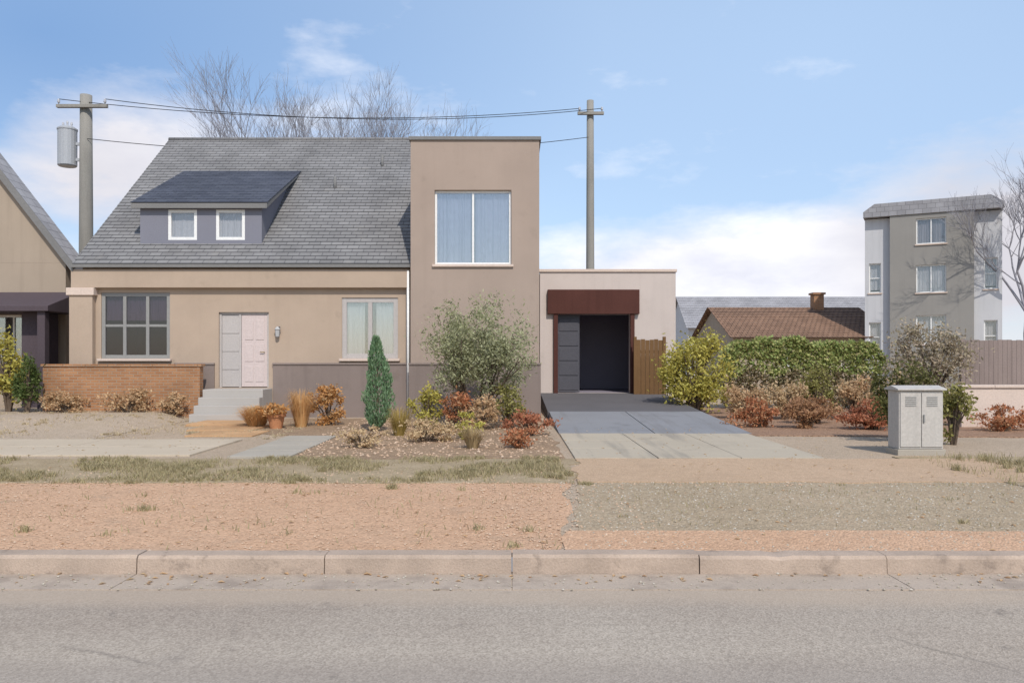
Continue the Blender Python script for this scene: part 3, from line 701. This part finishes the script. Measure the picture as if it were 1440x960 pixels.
# ------------------------------------------------------------------ garage building to the right
ga = thing('garage', 'pale pink stucco garage with red brown lintel over a dark open doorway', 'garage', (0, 0, 0))
GY = 27.0; GX0, GX1, GT = .95, 5.55, 4.55
op = (1.55, 4.0, .46, 3.12)
mb = MB(); mb.wall(GX0, GX1, -.05, GT, GY, .28, [op])
mb.box(GX0, GX0 + .28, GY + .28, 33, -.05, GT).box(GX1 - .28, GX1, GY + .28, 33, -.05, GT).box(GX0 + .28, GX1 - .28, 32.72, 33, -.05, GT)
mb.build('wall', M['pink'], ga)
MB().box(GX0 + .28, GX1 - .28, GY + .28, 32.72, GT - .4, GT - .25).build('roof', M['fascia'], ga)
MB().box(GX0 - .04, GX1 + .04, GY - .05, GY + .33, GT + .002, GT + .1).build('coping', M['cap'], ga, bevel=.01)
MB().box(1.2, 4.3, GY - .16, GY - .003, 3.125, 3.95).build('lintel', M['redbrown'], ga, bevel=.015)
mb = MB()
mb.box(1.552, 2.3, GY + .12, GY + .17, .48, 3.1)
for k in range(5): mb.box(1.6, 2.25, GY + .1, GY + .118, .56 + k * .5, .98 + k * .5)
mb.build('door', M['darkgrey'], ga, bevel=.006)
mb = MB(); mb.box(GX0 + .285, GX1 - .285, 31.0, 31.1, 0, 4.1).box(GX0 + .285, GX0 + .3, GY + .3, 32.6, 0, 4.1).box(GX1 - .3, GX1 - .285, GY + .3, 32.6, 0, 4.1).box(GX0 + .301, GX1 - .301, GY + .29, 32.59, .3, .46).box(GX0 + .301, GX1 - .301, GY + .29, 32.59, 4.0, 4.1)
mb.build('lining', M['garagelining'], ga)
for xp in (1.48, 4.07): MB().box(xp - .07, xp + .07, GY - .12, GY - .004, .3, 3.12).build('door_jamb', M['redbrown'], ga, bevel=.01)
# brown timber gate beside it
gt = thing('timber_gate', 'brown vertical board gate between the garage doorway and the yellow bush', 'gate', (0, 0, 0))
mb = MB()
for k in range(6): mb.box(4.15 + k * .145, 4.285 + k * .145, 26.5, 26.53, .08, 2.25 + .02 * math.sin(k * 2.1))
mb.build('boards', M['wood'], gt)
for z in (.4, 1.8): MB().box(4.15, 5.02, 26.531, 26.57, z, z + .1).build('rail', M['wood'], gt)
for xp in (4.1, 5.07): MB().box(xp - .05, xp + .05, 26.48, 26.58, 0, 2.35).build('post', M['wood'], gt, bevel=.008)

# ------------------------------------------------------------------ right background
lo = thing('low_house', 'low house with brown tiled roof behind the green hedge', 'house', (0, 0, 0))
mb = MB(); hw = [(14.5, 16, 1.2, 2.6), (18.2, 19.4, 1.2, 2.6)]
mb.wall(12.2, 20.8, 0, 2.95, 44, .25, hw); mb.box(12.2, 12.45, 44.25, 53, 0, 2.95).box(20.55, 20.8, 44.25, 53, 0, 2.95).box(12.45, 20.55, 52.75, 53, 0, 2.95)
for xa in (12.2, 20.55): mb.prism([(44, 2.952), (53, 2.952), (48.5, 4.55)], 'x', xa, xa + .25)
mb.build('wall', M['neighbour'], lo)
slope(11.9, 21.1, 43.4, 2.78, 48.5, 4.75, 'roof', M['roof_tile'], lo, .32, .03)
slope(11.9, 21.1, 53.6, 2.78, 48.5, 4.75, 'roof', M['roof_tile'], lo, .32, .03)
mb = MB(); mb.box(18.2, 18.8, 48.0, 48.6, 4.3, 5.5).box(18.12, 18.88, 47.92, 48.68, 5.502, 5.62); mb.build('chimney', M['brick'], lo)
for v_ in hw: window(lo, *v_, 44, 'white', 'dim_glass', 2, 1, None)
lo2 = thing('distant_house', 'distant grey roofed house rising behind the brown tiled low house', 'house', (0, 0, 0))
mb = MB(); mb.wall(15.5, 36.0, 0, 4.4, 70, .3, [(21, 22.2, 1.4, 3), (28, 29.2, 1.4, 3)]); mb.box(15.5, 36, 77.7, 78, 0, 4.4)
for xa in (15.5, 35.7): mb.box(xa, xa + .3, 70.3, 77.7, 0, 4.4); mb.prism([(70, 4.402), (78, 4.402), (74, 7.2)], 'x', xa, xa + .3)
mb.build('wall', M['pale_wall'], lo2)
for s in (69.4, 78.6): slope(15.2, 36.3, s, 4.3, 74, 7.4, 'roof', M['far_roof'], lo2, .4, .03)
for v_ in ((21, 22.2, 1.4, 3), (28, 29.2, 1.4, 3)): window(lo2, *v_, 70, 'white', 'dim_glass', 2, 1, None)

tn = thing('townhouse', 'tall narrow three storey grey townhouse with a darker projecting centre bay', 'house', (22.1, 42.0, 0))
tn.rotation_euler = (0, 0, -.49)
U, B = 3.2, 1.95
swl = [(-3.0, -2.4, 5.2, 6.8), (2.4, 3.0, 5.2, 6.8), (-3.0, -2.4, 2.0, 3.6), (2.4, 3.0, 2.0, 3.6)]
mb = MB(); mb.wall(-U, U, 0, 9.2, 0, .3, swl)
mb.box(-U, -U + .3, .3, 9, 0, 9.2).box(U - .3, U, .3, 9, 0, 9.2).box(-U + .3, U - .3, 8.7, 9, 0, 9.2).box(-U + .3, U - .3, .3, 8.7, 8.9, 9.1)
mb.build('wall', M['pale_wall'], tn)
for v_ in swl: window(tn, *v_, 0, 'white', 'glass', 1, 2, 'blind', .9)
bw = [(-.7, .7, 7.65, 9.0), (-.7, .7, 5.1, 6.55), (-.7, .7, 2.4, 3.9)]
mb = MB(); mb.wall(-B, B, 0, 9.25, -.35, .25, bw); mb.box(-B, -B + .25, -.1, -.003, 0, 9.25).box(B - .25, B, -.1, -.003, 0, 9.25)
mb.build('bay_wall', M['grey_wall'], tn)
for k, v_ in enumerate(bw): window(tn, *v_, -.35, 'white', 'glass', 2, 1, 'blind' if k else 'greyblind', .94)
mb = MB(); mb.prism([(-U - .06, 9.252), (U + .06, 9.252), (U + .06, 9.55), (U - .5, 9.95), (-U + .5, 9.95), (-U - .06, 9.55)], 'y', -.42, 9.1); mb.build('roof', M['far_roof'], tn)

# brown board fence and pale low wall at the far right
fe = thing('board_fence', 'weathered pinkish brown board fence behind the pale low wall at right', 'fence', (0, 0, 0))
mb = MB(); xx = 14.1
while xx < 24: mb.box(xx, xx + .138, 25.0, 25.022, .05, 2.2 + rnd.uniform(-.015, .015)); xx += .145
mb.build('boards', M['fence'], fe)
for z in (.4, 1.2, 1.95): MB().box(14.1, 24, 25.023, 25.07, z, z + .09).build('rail', M['fence'], fe)
for k in range(5): MB().box(14.12 + k * 2.4, 14.24 + k * 2.4, 25.071, 25.17, 0, 2.25).build('post', M['fence'], fe)
lw = thing('garden_wall', 'pale low rendered garden wall with cap at the right edge', 'wall', (0, 0, 0))
MB().box(10.5, 22, 18.6, 18.82, -.05, .93).build('wall_body', M['cap'], lw)
mb = MB(); xx = 10.46
while xx < 22: mb.box(xx + .003, xx + .797, 18.56, 18.86, .932, 1.0); xx += .8
mb.build('coping', M['cap'], lw, bevel=.01)

# utility cabinet on a plinth
cb = thing('utility_cabinet', 'pale grey utility cabinet on a plinth at the roadside on the right', 'cabinet', (6.42, 13.25, 0))
MB().box(0, .8, 0, .45, -.05, .1).build('plinth', M['pathstone'], cb, bevel=.01)
MB().box(.03, .77, .03, .42, .102, 1.08).build('body', M['cabinet'], cb, bevel=.012)
MB().prism([(-.02, 1.082), (-.02, 1.11), (.24, 1.16), (.47, 1.11), (.47, 1.082)], 'x', -.01, .81).build('lid', M['cabinet'], cb, bevel=.006)
for xa in (.05, .405):
    d_ = MB().box(xa, xa + .345, .012, .028, .14, 1.04).build('door', M['cabinet'], cb, bevel=.005)
    mb = MB()
    for k in range(5): mb.box(xa + .08, xa + .26, .004, .0115, .82 + k * .035, .835 + k * .035)
    mb.build('louvre', M['frame'], d_)
MB().box(.425, .45, -.012, .0115, .55, .68).build('handle', M['frame'], cb, bevel=.003)

# ------------------------------------------------------------------ poles and wires
def wire(label, a, b, sag):
    mb = MB(); n = 24; pts = []
    for k in range(n + 1):
        t = k / n; p = Vector(a).lerp(Vector(b), t); p.z -= sag * 4 * t * (1 - t); pts.append(p)
    for p, q in zip(pts, pts[1:]): mb.tube(p, q, .014, .014, 5, False)
    o = mb.build('overhead_wire', M['rubber'], smooth=True)
    return tag(o, label, 'wire', 'wires strung between the two utility poles')
def pole(label, x, y, h, r, arms, trans):
    t = thing('utility_pole', label, 'pole', (x, y, 0))
    mb = MB(); n = 8
    for k in range(n): mb.tube((0, 0, h * k / n - (.1 if k == 0 else 0)), (0, 0, h * (k + 1) / n), r * (1.15 - .3 * k / n), r * (1.15 - .3 * (k + 1) / n), 14, k in (0, n - 1))
    mb.build('shaft', M['polewood'], t, smooth=True)
    for (z, half) in arms:
        a = MB().box(-half, half, -r - .1, -r * .82, z - .06, z + .06).build('crossarm', M['polewood'], t, bevel=.008)
        for xi in (-half + .08, half - .08): MB().lathe((xi, -r - .05, z + .062), [(.02, 0), (.02, .06), (.05, .07), (.055, .1), (.035, .13), (.05, .15), (.03, .2)], 10).build('insulator', M['porcelain'], a, smooth=True)
    if trans:
        zz = trans
        tr = MB().lathe((-r - .46, 0, zz), [(.30, 0), (.34, .04), (.34, 1.35), (.36, 1.37), (.36, 1.42), (.25, 1.5)], 18).build('transformer', M['steel'], t)
        for zq in (.2, .8): MB().box(-r - .12, -r * .8, -.05, .05, zz + zq, zz + zq + .1).build('bracket', M['steel'], tr)
        for xi in (-.62, -.46, -.3): MB().lathe((xi - r, 0, zz + 1.5 if xi == -.46 else zz + 1.45), [(.03, 0), (.045, .05), (.03, .1), (.045, .15), (.03, .22)], 8).build('bushing', M['porcelain'], tr, smooth=True)
    return t
pole('thick weathered utility pole with a grey transformer, behind the two left houses', -16.15, 30.2, 11.6, .25, [(11.1, .95)], 8.9)
pole('slim weathered utility pole without transformer, rising behind the pink garage', 3.3, 33.6, 12.5, .17, [(11.9, .55)], None)
wire('upper thin black wire between the utility poles, carried on the left arm tip', (-17.02, 29.9, 11.36), (2.85, 33.38, 12.1), .55)
wire('thin black wire just behind the upper one, carried on the right arm tip', (-15.28, 29.9, 11.36), (3.75, 33.38, 12.1), .6)
wire('lowest of the black wires strung between the two utility poles', (-16.0, 30.0, 9.9), (3.2, 33.4, 10.9), .6)

# ------------------------------------------------------------------ vegetation
bare_tree('broad leafless grey tree rising behind the left half of the grey roof', -13.6, 42, 15.0, 3, .2, 5)
bare_tree('tallest leafless grey tree, rising behind the middle of the grey roof', -10.2, 43, 17.0, 12, .17, 5, (2, 4))
bare_tree('leafless grey tree behind the roof ridge just left of the tower', -6.6, 45, 15.8, 8, .17, 5, (2, 4))
bare_tree('leafless tree at the right edge beside the grey townhouse', 26.0, 40, 11.5, 21, .2, 5, (2, 4))

# multi-stemmed grey-green tree in front of the tower
def sage_tree():
    rg = random.Random(4); x, y = -.8, 19.2
    t = thing('sage_tree', 'loose grey green small tree in front of the tan tower', 'tree', (x, y, 0))
    tr = MB(); tips = []
    for k in range(5):
        a = k * 1.256 + .4
        limb(tr, (math.cos(a) * .06, math.sin(a) * .06, -.05), (math.cos(a) * .42, math.sin(a) * .42, 1), .86, .05, 3, rg, .5, .74, 7, tips, .1)
    tr.build('trunk', M['brownbark'], t, smooth=True)
    v, f = [], []
    for p in tips:
        if p.z < .7 or p.z > 3.45 or abs(p.x) > 1.2: continue
        k = rg.uniform(.12, .3)
        vv, ff, _ = leaf_cloud(p, (k * 1.3, k * 1.3, k), rg.randint(45, 110), .085, 6, rg, .1, .5, .32)
        i = len(v); v += vv; f += [tuple(q + i for q in z) for z in ff]
    vv, ff, _ = leaf_cloud((0, 0, 1.9), (1.12, 1.1, 1.15), 6000, .09, 44, rg, .35, .26, .32)
    i = len(v); v += vv; f += [tuple(q + i for q in z) for z in ff]
    vv, ff, _ = leaf_cloud((.15, 0, 1.1), (.75, .75, .5), 1500, .09, 16, rg, .1, .3, .32)
    i = len(v); v += vv; f += [tuple(q + i for q in z) for z in ff]
    raw('crown', v, f, L['sage'], t)
sage_tree()
def cypress():
    rg = random.Random(9); t = thing('cypress_tree', 'slim dark green columnar cypress standing alone before the house wall', 'tree', (-2.98, 17.6, 0))
    v, f = [], []; h = 1.98
    for _ in range(5200):
        u = rg.random(); z = .08 + u * h; prof = .29 * (min(1, u * 6) ** .5) * (1 - u ** 2.6) ** .75 + .015
        a = rg.uniform(0, 6.283); lump = 1 + .42 * mnoise.noise((math.cos(a) * 1.6, math.sin(a) * 1.6, z * 3.4)) + .2 * mnoise.noise((math.cos(a) * 5, math.sin(a) * 5, z * 8)); r = prof * lump * math.sqrt(rg.uniform(.35, 1))
        q = Vector((r * math.cos(a) + .03 * math.sin(z * 2.1), r * math.sin(a), z)); d = Vector((math.cos(a) * .35 + rg.uniform(-.3, .3), math.sin(a) * .35 + rg.uniform(-.3, .3), 1)).normalized()
        e = d.orthogonal().normalized(); e.rotate(__import__('mathutils').Quaternion(d, rg.uniform(0, 6.28))); s = rg.uniform(.05, .11); i = len(v)
        v += [tuple(q), tuple(q + d * s * .5 + e * .014), tuple(q + d * s), tuple(q + d * s * .5 - e * .014)]; f.append((i, i + 1, i + 2, i + 3))
    raw('crown', v, f, L['cypress'], t)
    MB().tube((0, 0, -.05), (0, 0, 1.6), .045, .02, 8).build('trunk', M['brownbark'], t, smooth=True)
cypress()

G1 = 'low plants in the front garden bed'
shrub('shrub', 'yellow ochre shrub between the cypress and the rust shrub in the garden bed', 'shrub', -2.0, 18.4, .85, .8, .95, .05, 'olive', 41, 1500, .07, 16, G1)
shrub('shrub', 'rust orange shrub left of the sage tree foot in the garden bed', 'shrub', -1.35, 18.2, .8, .8, .95, .05, 'rust', 42, 1500, .07, 16, G1)
shrub('shrub', 'dull brown shrub directly under the sage tree', 'shrub', -.75, 18.0, .9, .8, .8, .02, 'brown', 43, 1500, .07, 16, G1)
shrub('shrub', 'mossy olive shrub in the bed right of the sage tree stems', 'shrub', -.05, 18.4, .9, .8, 1.05, .03, 'moss', 44, 1500, .07, 18, G1)
shrub('shrub', 'wide coral red shrub at the right end of the garden bed by the driveway', 'shrub', .35, 16.6, 1.0, .9, .5, .0, 'red', 45, 1700, .06, 20, G1)
shrub('shrub', 'low mustard coloured shrub in front of the brown one in the garden bed', 'shrub', -.85, 15.9, .65, .6, .5, .0, 'olive', 46, 900, .06, 12, G1)
shrub('shrub', 'spreading tan brown ground shrub in the middle front of the garden bed', 'shrub', -1.7, 15.4, 1.3, .9, .45, .0, 'tanbrown', 47, 1700, .06, 22, G1)
shrub('shrub', 'small rusty shrub at the front right corner of the garden bed', 'shrub', .1, 14.3, .9, .7, .36, .0, 'rust', 48, 1100, .055, 14, G1)
shrub('shrub', 'low tan shrub at the front left of the garden bed beside the stepping path', 'shrub', -2.7, 14.3, 1.0, .8, .36, .0, 'tanbrown', 49, 1100, .055, 14, G1)
shrub('shrub', 'orange leaved bush left of the cypress against the house wall', 'shrub', -4.42, 19.2, .85, .75, .95, .03, 'orange', 50, 2600, .07, 14, G1)
tussock('tall straw orange ornamental grass between the terracotta pot and the orange bush', -4.95, 18.7, .8, .9, 'apricot', 61, 620, 'ornamental grasses')
tussock('ochre ornamental grass beside the foot of the cypress', -2.35, 16.6, .7, .6, 'ochre', 62, 380, 'ornamental grasses')
tussock('small straw grass tuft in the front centre of the garden bed', -.7, 14.2, .6, .42, 'straw', 63, 300, 'ornamental grasses')
tussock('wide apricot ornamental grass at the foot of the door steps', -6.0, 18.7, 1.1, .52, 'apricot', 64, 1100, 'ornamental grasses')
shrub('shrub', 'low brown shrub below the left end of the brick wall', 'shrub', -11.7, 21.0, 1.5, .5, .6, 0, 'brown', 71, 1700, .07, 20, 'dry shrubs along the brick wall')
shrub('shrub', 'low brown shrub below the middle of the brick wall', 'shrub', -10.15, 21.0, 1.5, .5, .66, 0, 'brown', 72, 1700, .07, 20, 'dry shrubs along the brick wall')
shrub('shrub', 'low brown shrub below the right end of the brick wall', 'shrub', -8.95, 21.0, 1.0, .5, .62, 0, 'brown', 73, 1400, .07, 16, 'dry shrubs along the brick wall')
# far left
shrub('shrub', 'yellow olive shrub at the far left in front of the dark porch', 'shrub', -13.4, 21.2, 1.0, .9, 2.1, .2, 'olive', 81, 2600, .1, 26)
shrub('shrub', 'dark green shrub before the porch, left of the brick wall end', 'shrub', -12.72, 20.9, .65, .6, 1.6, .1, 'green', 82, 1900, .09, 20)
# right
shrub('shrub', 'tall yellow green bush between the timber gate and the hedge', 'shrub', 5.35, 23.4, 2.2, 1.7, 2.35, .1, 'olive', 91, 8000, .1, 56)
def hedge():
    t = thing('hedge', 'long clipped hedge, green above and brown below, before the brown tiled low house', 'hedge', (9.4, 26, 0)); rg = random.Random(92); v, f = [], []
    for _ in range(26000):
        x_ = rg.uniform(-2.6, 2.6); y_ = rg.uniform(-.6, .6); zt_ = (2.12 + .34 * mnoise.noise((x_ * 1.1, 0, 1)) + .2 * mnoise.noise((x_ * 3.6, y_ * 3, 2))) * (1 - .25 * max(0, abs(x_) - 2.2) / .4)
        z_ = zt_ * (1 - rg.random() ** 2.0 * .95); k = mnoise.noise((x_ * 2.4, y_ * 2.4, z_ * 2.4))
        if k < -.3: continue
        if rg.random() < .5: y_ = -.6 + abs(rg.gauss(0, .15)) - .12 * k
        q = Vector((x_, y_, z_)); d = Vector((rg.uniform(-1, 1), rg.uniform(-1, 1), rg.uniform(-.6, 1))).normalized(); e = d.orthogonal(); e.rotate(__import__('mathutils').Quaternion(d, rg.uniform(0, 6.28))); s = rg.uniform(.06, .13); i = len(v)
        v += [tuple(q), tuple(q + d * s * .5 + e * s * .28), tuple(q + d * s), tuple(q + d * s * .5 - e * s * .28)]; f.append((i, i + 1, i + 2, i + 3))
    up_ = [q for q in f if v[q[0]][2] > 1.15 + .35 * mnoise.noise((v[q[0]][0] * 1.5, 0, 5))]; us_ = set(up_); dn_ = [q for q in f if q not in us_]
    for nm, ff_, mt_ in (('foliage', up_, 'hedge'), ('dry_foliage', dn_, 'hedgebrown')):
        raw(nm, [v[k] for q in ff_ for k in q], [tuple(range(4 * k, 4 * k + 4)) for k in range(len(ff_))], L[mt_], t)
    mb = MB()
    for k in range(12): xk = -2.4 + k * .43; mb.tube((xk, 0, -.05), (xk + rg.uniform(-.2, .2), rg.uniform(-.3, .3), 1.5), .03, .012, 5)
    mb.build('stem', M['brownbark'], t)
hedge()
G2 = 'dry shrubs in front of the hedge'
for k, (lab, x, y, w_, h_, m) in enumerate([
    ('dry brown shrub nearest the yellow green bush, in front of the hedge', 6.2, 21.2, 1.1, 1.1, 'brown'),
    ('orange tan shrub second from the yellow green bush, before the hedge', 7.2, 21.0, 1.1, 1.15, 'tanbrown'),
    ('olive shrub standing between the orange tan and the dark brown shrubs', 8.2, 21.4, 1.0, 1.35, 'moss'),
    ('dark brown shrub in front of the right half of the hedge', 9.1, 21.2, 1.1, 1.2, 'brown'),
    ('tan brown shrub before the right end of the hedge', 10.0, 21.0, 1.1, 1.15, 'tanbrown')]):
    shrub('shrub', lab, 'shrub', x, y, w_, .9, h_, .0, m, 100 + k, 2000, .08, 22, G2)
shrub('shrub', 'low rust brown shrub in the planting strip beside the driveway', 'shrub', 5.75, 18.6, 1.3, .9, .7, 0, 'rust', 111, 2200, .07, 16)
shrub('shrub', 'low orange brown shrub in the planting strip, right of the rust brown one', 'shrub', 6.85, 18.3, 1.3, .9, .62, 0, 'rustbrown', 112, 2200, .07, 16)
shrub('shrub', 'wide brick red shrub left of the utility cabinet', 'shrub', 8.2, 18.0, 1.7, .9, .7, 0, 'red', 113, 3400, .07, 24)
shrub('shrub', 'low orange brown shrub set back behind the front shrubs of the planting strip', 'shrub', 7.5, 19.6, 1.4, .9, .75, 0, 'rustbrown', 121, 2200, .07, 20)
shrub('shrub', 'low rust shrub behind the brick red one, left of the olive bush over the cabinet', 'shrub', 9.3, 19.4, 1.4, .9, .75, 0, 'rust', 122, 2200, .07, 20)
shrub('shrub', 'dark moss green bush showing above the utility cabinet', 'shrub', 7.6, 15.4, 1.35, .9, 1.6, .3, 'olivegreen', 114, 3200, .08, 22)
shrub('shrub', 'olive brown bush right of the utility cabinet', 'shrub', 8.25, 14.9, .6, .6, 1.25, .0, 'moss', 115, 1300, .075, 16)
shrub('shrub', 'tall olive tan bush between the cabinet and the board fence, below the townhouse', 'shrub', 12.0, 23.0, 2.5, 1.4, 2.75, .1, 'olivetan', 118, 6500, .1, 52)
shrub('shrub', 'rust brown shrub in front of the pale low wall', 'shrub', 10.9, 17.6, 1.4, .8, .58, 0, 'rust', 116, 1800, .07, 20)
shrub('shrub', 'tan brown shrub at the right edge before the pale low wall', 'shrub', 12.3, 17.5, 1.4, .8, .5, 0, 'tanbrown', 117, 1800, .07, 20)

# ------------------------------------------------------------------ camera, sun, sky
cam = bpy.data.cameras.new('camera'); co = bpy.data.objects.new('camera', cam); C.objects.link(co)
co.location = (0, 0, CH); co.rotation_euler = (math.pi / 2, 0, 0)
cam.sensor_width = 36; cam.lens = F / 1440 * 36; cam.shift_y = (HY - 480) / 1440; cam.clip_end = 5000; sc.camera = co
AZ, EL = -17, 47                      # the sun stands behind the camera's right shoulder
sun = bpy.data.lights.new('sun', 'SUN'); sun.energy = 2.9; sun.angle = R(.53); sun.color = (1, .95, .87)
so = bpy.data.objects.new('sun', sun); C.objects.link(so); so.rotation_euler = (R(90 - EL), 0, R(-AZ)); so.location = (20, -30, 30)
wd = bpy.data.worlds.new('World'); sc.world = wd; wd.use_nodes = True; nt = wd.node_tree
bg = nt.nodes['Background']
sky = nt.nodes.new('ShaderNodeTexSky'); sky.sky_type = 'NISHITA'; sky.sun_disc = False
sky.sun_elevation = R(EL); sky.sun_rotation = R(180 + AZ); sky.air_density = 1.0; sky.dust_density = .6; sky.ozone_density = 1.2
tc = nt.nodes.new('ShaderNodeTexCoord'); vec = tc.outputs['Generated']
sep = nt.nodes.new('ShaderNodeSeparateXYZ'); nt.links.new(vec, sep.inputs[0])
mp = nt.nodes.new('ShaderNodeMapping'); mp.inputs['Scale'].default_value = (1, 1, 2.6); nt.links.new(vec, mp.inputs[0])
def math_(op, a, b=None, clamp=False):
    n = nt.nodes.new('ShaderNodeMath'); n.operation = op; n.use_clamp = clamp
    for s, v in ((0, a), (1, b)):
        if v is None: continue
        if hasattr(v, 'is_output'): nt.links.new(v, n.inputs[s])
        else: n.inputs[s].default_value = v
    return n.outputs[0]
def bank(px, py, width, amount):
    """a cloud bank centred on a compass direction"""
    d = Vector(((px - 720) / F, 1, (HY - py) / F)).normalized()
    s = nt.nodes.new('ShaderNodeVectorMath'); s.operation = 'SUBTRACT'; nt.links.new(vec, s.inputs[0]); s.inputs[1].default_value = d
    m_ = nt.nodes.new('ShaderNodeVectorMath'); m_.operation = 'MULTIPLY'; nt.links.new(s.outputs[0], m_.inputs[0]); m_.inputs[1].default_value = (1 / width[0], 1 / width[0], 1 / width[1])
    l = nt.nodes.new('ShaderNodeVectorMath'); l.operation = 'LENGTH'; nt.links.new(m_.outputs[0], l.inputs[0])
    return math_('MULTIPLY', math_('SUBTRACT', 1.0, l.outputs['Value'], True), amount)
nz = noise(nt, mp.outputs[0], 5.5, 9, .6)
nz2 = noise(nt, mp.outputs[0], 2.2, 6, .55)
banks = math_('ADD', bank(1000, 395, (.36, .1), .8), bank(180, 225, (.17, .15), .56))
banks = math_('ADD', banks, bank(1410, 340, (.24, .17), .55))
banks = math_('ADD', banks, bank(-60, 260, (.2, .14), .22))
banks = math_('ADD', banks, bank(425, 50, (.14, .05), .2))
banks = math_('ADD', banks, bank(370, 165, (.3, .09), .27))
banks = math_('ADD', banks, bank(90, 40, (.34, .16), -.35))
amt = math_('ADD', math_('MULTIPLY', nz, .75), math_('ADD', banks, math_('MULTIPLY', nz2, .25)))
cl = ramp(nt, amt, [(.56, (0, 0, 0)), (.92, (1, 1, 1))])
cloudcol = ramp(nt, nz, [(.3, (5.3, 5.4, 6.1)), (.62, (7.1, 7.1, 7.4))])
shade = mix(nt, math_('ADD', bank(1440, 320, (.24, .2), 1.6), bank(120, 240, (.3, .2), .8), True), cloudcol, (4.7, 4.6, 4.95))
base = mix(nt, .2, sky.outputs[0], (5.2, 6.4, 8.2))
base = mix(nt, math_('MULTIPLY', bank(1150, 90, (1.1, .75), 1.3), .6, True), base, (3.1, 4.3, 6.1))
base = mix(nt, math_('MULTIPLY', bank(60, 45, (.6, .3), 1.2), .65, True), base, (1.25, 2.35, 4.4))
out = mix(nt, cl, base, shade)
nt.links.new(out, bg.inputs[0]); bg.inputs[1].default_value = .13
vs_ = sc.view_settings; vs_.view_transform = 'Standard'; vs_.look = 'None'; vs_.exposure = .28; vs_.gamma = 1; vs_.use_curve_mapping = False
sc.cycles.use_denoising = True
sc.cycles.max_bounces = 8; sc.cycles.transparent_max_bounces = 12
